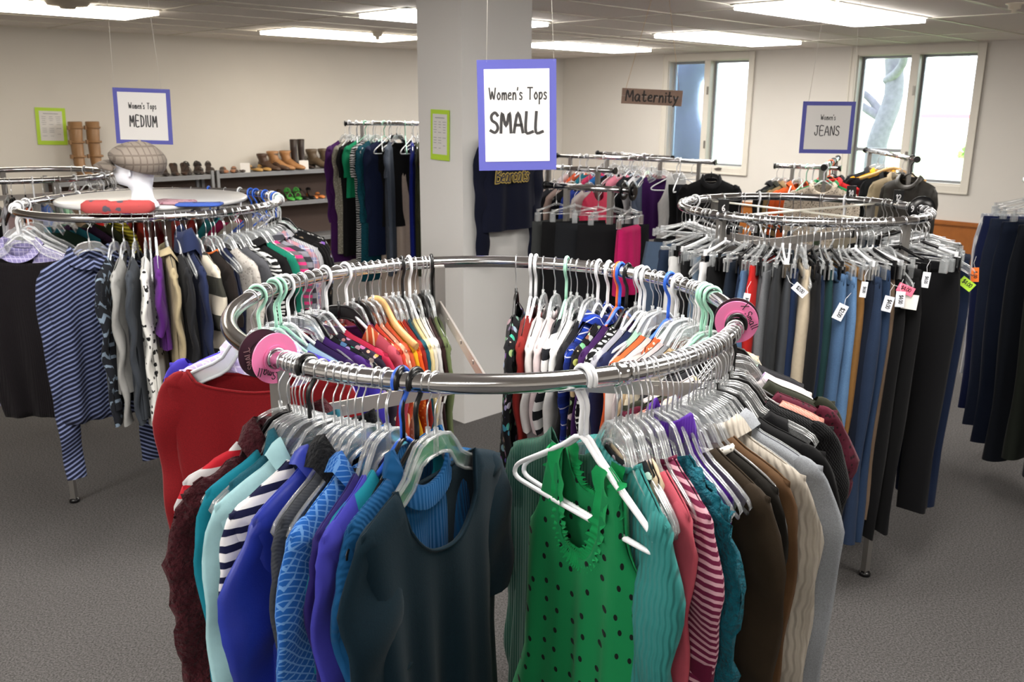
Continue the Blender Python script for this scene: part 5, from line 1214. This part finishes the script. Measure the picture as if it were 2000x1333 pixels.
for i, (hx, desc, t, yaw, L, w) in enumerate([('#3a3c3c', 'heather grey midi skirt', .12, -22, .62, .15), ('#0e0e10', 'black pencil skirt', .34, -40, .62, .17), ('#1c1e22', 'wide charcoal skirt', .62, -62, .62, .21), ('#131316', 'black flared skirt', .80, -48, .62, .18), ('#d0206a', 'hot pink skirt', .985, 0, .5, .12)]):
    p, rz = sput(M4, t, 'clip_clear', desc, N4, yaw=yaw, near=True); garment('skirt', f(hx), p, rz, desc + ' on the ' + N4, 'skirt', 'clothes on the ' + N4, seed=20 + i, L=L, top_flat=-.17, ws=w, neck=.05, hem=1.1, waist=1.05, res=1, T=.04)
for (t, s_) in ((.90, 1), (1.0, 1)):
    p = M4['A'] + M4['d'] * t; o = empty('size_divider', (p.x, p.y, MZ), M4['rz']); tag(o, 'round black size disc at the end of the skirt rack', 'size divider', 'black discs on the skirt rack')
    mb = MB(); mb.lathe([(.018, 0), (.048, 0), (.048, .003), (.018, .003), (.018, 0)], 28, (0, 0, 0), axis='y'); mb.v = [(v[1], v[0], v[2]) for v in mb.v]; mb.build('disc', P_BLACK, o)

# coats in front of the windows
def crack(a, b, label):
    A, B = unp(*a[:2], Y=a[2]), unp(*b[:2], Y=b[2]); z = (A.z + B.z) / 2; return straight_rack(A, B, z, label)
CA = crack((1515, 325, 6.5), (1640, 328, 6.3), 'short chrome arm rack of dark jackets left of the leopard coat')
CC = crack((1636, 316, 7.0), (1610, 319, 5.9), 'chrome rack end-on behind the leopard print coat')
CB = crack((1690, 303, 6.9), (1792, 300, 5.7), 'tall chrome rack of jackets in front of the near window')
for (rk, t, hk, desc, kind, mat, yaw, kw, cn) in [
    (CA, .03, 'clear', 'black zipped jacket', 'jacket', f('#141517'), -30, {}, 'coat rack by the window'), (CA, .13, 'clear', 'dark olive parka', 'coat', f('#2b2c24'), -34, {}, 'coat rack by the window'), (CA, .25, 'clear', 'tan suede jacket', 'jacket', f('#8c7452'), -40, {}, 'coat rack by the window'), (CA, .38, 'clear', 'bright orange blazer', 'jacket', f('#e0602c'), -46, {}, 'coat rack by the window'),
    (CC, .35, 'black', 'black quilted coat', 'coat', f('#131418'), 12, dict(ws=.25), 'rack behind the leopard coat'), (CC, .55, 'orange', 'bright red fleece jacket', 'jacket', f('#c8252a'), 10, dict(ws=.21), 'rack behind the leopard coat'), (CC, .78, 'mint', 'green cardigan', 'cardigan', f('#1f7a4a'), -6, dict(ws=.19, L=.5), 'rack behind the leopard coat'), (CC, .93, 'white', 'black and cream leopard print coat', 'coat', f('#cfc2b0', 'leopard', '#1a1715', .62), 0, dict(ws=.215, L=.85), 'coat rack end by the windows'),
    (CB, .30, 'clear', 'dark hooded windbreaker', 'jacket', f('#1b1d22'), -14, {}, 'window jacket rack'), (CB, .42, 'clear', 'black and yellow sports jacket', 'jacket', f('#16161a', 'bigstripe', '#d99a14', 2.0), 0, dict(ws=.23), 'window jacket rack'), (CB, .62, 'wood', 'black hooded jacket', 'jacket', f('#17181b'), -22, dict(ws=.18), 'window jacket rack'), (CB, .78, 'clear', 'light tan raincoat', 'coat', f('#a8987c'), -30, dict(ws=.18), 'window jacket rack'), (CB, .93, 'black', 'dark brown-black leather coat', 'coat', f('#2a2722', 'silk'), -44, dict(ws=.17), 'window jacket rack')]:
    kw = {**dict(L=.8, sleeve=True, slen=.6, collar='shirt', ws=.20, T=.05), **kw}; stop(rk, t, hk, desc, kind, mat, cn, yaw=yaw, res=1, **kw)
for k in range(6): sput(CA, .3 + k * .1, ['white', 'clear', 'mint'][k % 3], None, 'coat rack', yaw=30 * math.sin(k * 2))
# ---------------------------------------------------------------- hanging signs
PAPER = simple('sign_paper', '#dad8d6', 0.6); PURPLE = simple('purple_card', '#4d50a0', 0.6); STRING = simple('string', '#d8d4cc', 0.7); INKG = simple('marker_grey', '#2c2b2c', .6)
def sign(cx, cy, Y, W, H, iw, ih, lines, label, strings, tilt=0.0, rz=0.0, card=PURPLE, name='hanging_sign'):
    p = unp(cx, cy, Y=Y); o = empty(name, p); o.rotation_euler = (0, math.radians(tilt), math.radians(rz) + math.atan2(p.x, p.y) * -0.6); tag(o, label, 'sign')
    mb = MB(); mb.box((0, 0, 0), (W, .0016, H)); mb.build('card', card, o)
    mb = MB(); mb.box((0, -.0015, 0), (iw, .001, ih)); mb.build('paper', PAPER, o)
    for (txt, z, h, w, x, kern) in lines:
        mb = MB(); text_ribbons(mb, txt, h, w, (x, -.0024, z), (1, 0, 0), (0, 0, 1), (0, 0, 0), gap=.16, kern=kern); mb.build('lettering', INKG, o)
    for (sx, dx) in strings:
        mb = MB(); a = Vector((sx * W * .47, 0, H * .48)); mb.tube([a, Vector((sx * W * .47 + dx, 0, (ZC - p.z)))], .0009, 5); mb.build('string', STRING, o)
    return o
sign(1010, 226, 2.95, .252, .345, .208, .288, [("Women's Tops", .050, .036, .0046, .003, .70), ('SMALL', -.052, .062, .0095, -.002, .74)], 'nearest hanging sign, white on purple card reading Women\'s Tops SMALL', [(-.8, .02), (1, -.02)], tilt=-1.2)
sign(279.5, 227.5, 4.25, .250, .250, .212, .214, [("Women's Tops", .034, .026, .0036, 0, .60), ('MEDIUM', -.046, .050, .0058, 0, .52)], 'hanging sign with purple border reading Women\'s Tops MEDIUM', [(-1, .0), (.75, -.05)], tilt=1.5, rz=-3)
sign(1615.5, 249.5, 4.4, .243, .243, .205, .205, [("Women's", .036, .024, .0028, .0, .66), ('JEANS', -.036, .044, .0046, 0, .72)], 'hanging sign with purple border reading Women\'s JEANS by the windows', [(-.85, .05), (.9, -.01)], rz=4)
p = unp(1273, 190, Y=5.6); o = empty('wooden_sign', p, math.radians(-14)); o.rotation_euler = (0, math.radians(2.5), math.radians(-12)); tag(o, 'small brown wooden plank sign reading Maternity hung on strings', 'sign')
mb = MB(); mb.box((0, 0, .024), (.365, .014, .044)); mb.box((0, 0, -.022), (.365, .014, .046)); bevel(mb.build('board', simple('sign_wood', '#9a7f70', .7, noise_amt=.25, noise_scale=25), o), .002)
mb = MB(); text_ribbons(mb, 'Maternity', .062, .0095, (0, -.0078, -.026), (1, 0, 0), (0, 0, 1), (0, 0, 0), gap=.2, kern=1.0, smooth=True); mb.build('lettering', simple('sign_letter', '#3d3836', .7), o)
for sx, dx in ((-1, .12), (1, -.12)):
    mb = MB(); mb.tube([(sx * .16, 0, .045), (sx * .16 + dx, 0, ZC - p.z)], .0012, 5); mb.build('string', simple('twine', '#c9a777', .8), o)
LIME = simple('lime_card', '#b4d83a', 0.6)
def notice(org, ex, nrm, W, H, label, tilt):
    ez = Vector((0, 0, 1)); ex = ex.normalized(); rz_ = math.atan2(ex.y, ex.x); o = empty('paper_notice', org + nrm * .004); o.rotation_euler = (0, math.radians(tilt), rz_); tag(o, label, 'notice')
    mb = MB(); mb.box((0, 0, 0), (W, .001, H)); mb.build('card', LIME, o); mb = MB(); mb.box((.0, -.0012, .004), (W * .76, .0008, H * .80)); mb.build('paper', PAPER, o)
    mb = MB(); rnd = random.Random(3)
    for col in range(3):
        for r_ in range(11):
            if rnd.random() < .85: mb.box((W * (-.24 + .24 * col), -.002, H * (.26 - .052 * r_)), (W * rnd.uniform(.10, .17), .0006, H * .010))
    mb.box((0, -.002, H * .34), (W * .5, .0006, H * .015)); mb.build('table_of_prices', simple('grey_print', '#8a8c94', .7), o)
nL = ER * 1.0   # wall_left faces along ER
P1 = ray_plane(100, 247, RW(0, 0, 0), ER); notice(P1 + ER * .004, -EL, ER, .27, .345, 'lime green bordered paper notice on the left wall', 2)
P2 = ray_plane(861.5, 264, Ck, EL); print('notice', P2)
notice(P2 + EL * .004, ER, EL, .155, .262, 'lime green bordered paper notice on the left face of the column', 1.5)

# sweatshirt displayed on the column
pc = ray_plane(985, 300, Ck, ER); pz = 1.74
loc = Vector((pc.x, pc.y, pz)) + ER * .045
sw = garment('sweatshirt', f('#12162a', 'heather'), loc, math.atan2(-EL.y, -EL.x), 'navy sweatshirt with gold team script displayed on the column', 'sweatshirt', None, seed=77, L=.66, res=1, ws=.215, neck=.08, sleeve=True, slen=.66, collar='rib', T=.03, sk=dict(wid=.055, cuff=.045, spread=.05))
mb = MB(); tmp = MB()
for (w_, y_, mt, nm) in ((.017, -.048, simple('gold_print', '#c9ae55', .6), 'script_outline'), (.007, -.050, simple('navy_print', '#2a2b3c', .7), 'script_lettering')):
    mb = MB(); text_ribbons(mb, 'Bearcats', .070, w_, (-.03, y_, -.395), (1, 0, 0), (0, 0, 1), (0, 0, 0), gap=.10, kern=.85, slant=.15); mb.build(nm, mt, sw)
hanger('black', loc, math.atan2(-EL.y, -EL.x), 'black plastic hanger holding the navy sweatshirt on the column', 'display hangers')

# ---------------------------------------------------------------- shoe shelves on the left wall
SHM = simple('shelf_steel', '#8f9092', .45, .5)
TS = .42
def s_px(px, py=335, t=TS): q = ray_plane(px, py, RW(0, t), ER); return (q - K).dot(EL)
def z_px(px, py, t=TS): return ray_plane(px, py, RW(0, t), ER).z
zt = (z_px(430, 341) + z_px(625, 330)) / 2; zl = (z_px(600, 392) + z_px(550, 395)) / 2
print('shelf z', zt, zl, s_px(412), s_px(640))
def shelf_unit(s0, s1, label, levels):
    c = RW((s0 + s1) / 2, TS / 2 + .02, 0); o = empty('shelf_unit', c, RZ); tag(o, label, 'shelf'); L = s1 - s0
    for z in levels:
        mb = MB(); mb.box((0, 0, z - .008), (TS - .04, L - .01, .016)); mb.box((TS / 2 - .03, 0, z - .02), (.012, L - .01, .045)); mb.build('shelf_board', SHM, o)
    for sx in (-1, 1):
        for sy in (-1, 1): mb = MB(); mb.box((sx * (TS / 2 - .03), sy * (L / 2 - .01), .53), (.03, .03, 1.06)); mb.build('post', SHM, o)
    mb = MB(); mb.box((-TS / 2 + .03, 0, .5), (.004, L - .06, .95)); mb.build('back_panel', simple('shelf_back', '#5b4a42', .7), o)
sa, sb, sc_ = s_px(110), s_px(420), s_px(760, 320)
shelf_unit(sb + .02, sa, 'grey metal shoe shelf unit at the left, behind the mannequin head', (zt, zl, .25))
shelf_unit(sc_, sb - .02, 'grey metal shoe shelf unit right of the mannequin head', (zt, zl, .25))
rnd = random.Random(9)
def loft(secs, n=14):
    mb = MB(); P = []
    for (x, z, hw, hh) in secs:
        for k in range(n):
            a = 2 * PI * k / n; P.append((x, hw * math.cos(a), z + hh * math.sin(a)))
    mb.grid(P, n, len(secs), cu=True); mb.poly(P[:n]); mb.poly(P[-n:]); return mb
def shoe(kind, px, z, mat, label, t=.25, ang=0, pair=True, sc=1.0):
    s = s_px(px, 330 if z > .8 else 380, t)
    for side in ((-1, 1) if pair else (1,)):
        c = RW(s + side * .055 * sc, t, z); o = empty({'boot': 'tall_boot', 'bootie': 'ankle_boot'}.get(kind, 'shoe'), c, RZ + math.radians(ang + side * 4)); o.scale = (sc, sc, sc)
        tag(o, ('left' if False else ('near' if side > 0 else 'far')) + ' shoe of ' + label, 'boot' if kind in ('boot', 'bootie') else 'shoe', 'shoes on the wall shelves')
        heel = {'pump': .07, 'boot': .03, 'bootie': .035, 'strappy': .07, 'flat': .008, 'sandal': .01}[kind]
        if kind in ('boot', 'bootie'):
            H = .40 if kind == 'boot' else .15
            mb = MB(); P = []
            for (zz, cx, rx, ry) in ((.03, -.05, .045, .034), (.08, -.045, .05, .036), (.11, -.055, .042, .036), (H * .6 + .04, -.062, .050, .042), (H, -.06, .055, .046), (H + .002, -.06, .05, .041), (H - .04, -.06, .045, .036)):
                for k in range(16): a = 2 * PI * k / 16; P.append((cx + rx * math.cos(a), ry * math.sin(a) + (.006 * math.sin(zz * 40)), zz))
            mb.grid(P, 16, 7, cu=True); mb.build('shaft', mat, o)
            loft([(-.095, heel + .03, .026, .022), (-.06, heel + .035, .034, .035), (0, heel * .5 + .035, .034, .036), (.06, .028, .040, .026), (.12, .022, .038, .020), (.155, .018, .022, .014), (.163, .016, .004, .004)]).build('foot', mat, o)
            if kind == 'boot' and sc > 1.2:
                for zz in (.16, .26, .36):
                    mb = MB(); mb.tube([(-.06 + .056 * math.cos(q * PI / 8), .046 * math.sin(q * PI / 8), zz) for q in range(16)], .007, 6, closed=True, flat=.5, up=(0, 0, 1)); mb.box((-.06, -.052, zz), (.03, .012, .028)); mb.build('strap', mat, o)
            mb = MB(); mb.box((-.07, 0, heel / 2), (.05, .045, heel)); mb.build('heel', simple('sole_dark', '#1c1714', .6), o)
        else:
            loft([(-.098, heel + .025, .022, .024), (-.07, heel + .026, .030, .026), (-.02, heel * .6 + .016, .028, .012), (.03, heel * .15 + .014, .034, .012), (.07, .020, .040, .018), (.11, .018, .036, .016), (.145, .014, .016, .010), (.15, .012, .003, .003)]).build('upper', mat, o)
            if heel > .05: mb = MB(); mb.tube([(-.085, 0, heel + .01), (-.088, 0, 0)], [.014, .006], 8); mb.build('heel', simple('sole_dark', '#1c1714', .6), o)
            mb = MB(); mb.grid([(x, y * w_, zz) for (x, w_, zz) in ((-.09, .018, heel + .046), (-.04, .022, heel * .8 + .034), (.02, .024, heel * .25 + .030), (.055, .014, .034)) for y in (-1, 0, 1)], 3, 4); mb.build('opening_patch', simple('opening_dark', '#3a2c24', .8), o)  # dark patch on the closed upper stands for the shaded shoe opening
            if kind == 'strappy':
                for x in (-.06, -.02, .05): mb = MB(); mb.tube([(x, .032 * math.cos(a / 8 * PI), heel * (.9 if x < 0 else .2) + .02 + .05 * math.sin(a / 8 * PI)) for a in range(9)], .004, 6); mb.build('strap', mat, o)
LTH = lambda c: simple('leather_' + c, c, .45, noise_amt=.15)
for (kind, px, mat, lab, ang, sc) in [('boot', 180, LTH('#97734f'), 'tall tan suede boots at the left end of the top shelf', 0, 1.35),
    ('pump', 331, LTH('#231a18'), 'dark pumps nearest the cap on the top shelf', -20, 1), ('pump', 349, LTH('#3b2619'), 'brown pumps on the top shelf', -15, 1), ('strappy', 375, LTH('#2a2524'), 'black strappy heels on the top shelf', -20, 1), ('strappy', 398, LTH('#3a302c'), 'dark brown strappy heels by the shelf post', -20, .95),
    ('flat', 424, LTH('#332420'), 'dark flats just right of the shelf post', -25, 1), ('flat', 447, LTH('#9a6a4c'), 'tan flats on the top shelf', -25, 1), ('flat', 466, LTH('#3c2f2a'), 'dark brown loafers on the top shelf', -25, .95), ('sandal', 505, LTH('#b58d4e'), 'golden tan sandals on the top shelf', 0, 1.1),
    ('bootie', 533, LTH('#4a3528'), 'dark brown ankle boots on the top shelf', 10, 1.2), ('bootie', 557, LTH('#a3764c'), 'tan leather ankle boots on the top shelf', 15, 1.35), ('boot', 590, LTH('#2a1d18'), 'tall dark brown boots leaning on the wall', 20, .82), ('bootie', 632, LTH('#5a4a38'), 'taupe ankle boots by the dress rack', 10, 1.4)]:
    shoe(kind, px, zt, mat, lab, ang=ang, sc=sc)
for (kind, px, mat, lab, ang) in [('pump', 497, LTH('#141214'), 'black pumps on the lower shelf', -10), ('pump', 522, LTH('#8a8078'), 'grey pumps on the lower shelf', -10), ('pump', 540, LTH('#4a382c'), 'brown court shoes on the lower shelf', -8), ('strappy', 572, LTH('#4fae4a'), 'bright green strappy sandals on the lower shelf', -15), ('pump', 598, LTH('#121012'), 'glossy black heels right of the green sandals', -10), ('flat', 616, LTH('#d08048'), 'orange flats at the end of the lower shelf', -10), ('pump', 445, LTH('#2c2220'), 'dark heels at the left of the lower shelf', -10)]:
    shoe(kind, px, zl, mat, lab, ang=ang)
for (px, lab) in ((479, 'small white folded card between the shoes on the shelf'), (594, 'small white folded card in front of the tall dark boots')):
    s = s_px(px, 330, .34); o = empty('folded_card', RW(s, .34, zt), RZ - .5); tag(o, lab, 'card')
    mb = MB(); mb.grid([(-.03, -.05, 0), (-.03, .05, 0), (0, -.05, .10), (0, .05, .10), (.03, -.05, 0), (.03, .05, 0)], 2, 3, smooth=False); mb.build('card', PAPER, o)

# far hangers that nobody could count, as one object
me = bpy.data.meshes.new('clothes_hangers'); me.from_pydata(FAR.v, [], FAR.f); me.polygons.foreach_set('use_smooth', FAR.fs)
for m in FARM: me.materials.append(m)
me.polygons.foreach_set('material_index', FARMI); me.update()
o = link(me, 'clothes_hangers'); o['kind'] = 'stuff'; o['label'] = 'tangle of clear, white and black hangers on the far racks'; o['category'] = 'hangers'
# name printed inside the green tank
mb = MB(); text_ribbons(mb, 'OLD NAVY', .013, .0022, (-.004, .0035, -.232), (1, 0, 0), (0, 0, 1), (0, 0, 0)); mb.build('printed_label', simple('white_print', '#cfe0d2', .6), TANK)
dup = {k: v for k, v in ALL_LABELS.items() if len(v) > 1}
for k, v in dup.items():
    if not all('group' in o_ for o_ in v): print('NO GROUP', k)
    if 'empty' not in k: print('DUP', len(v), k)
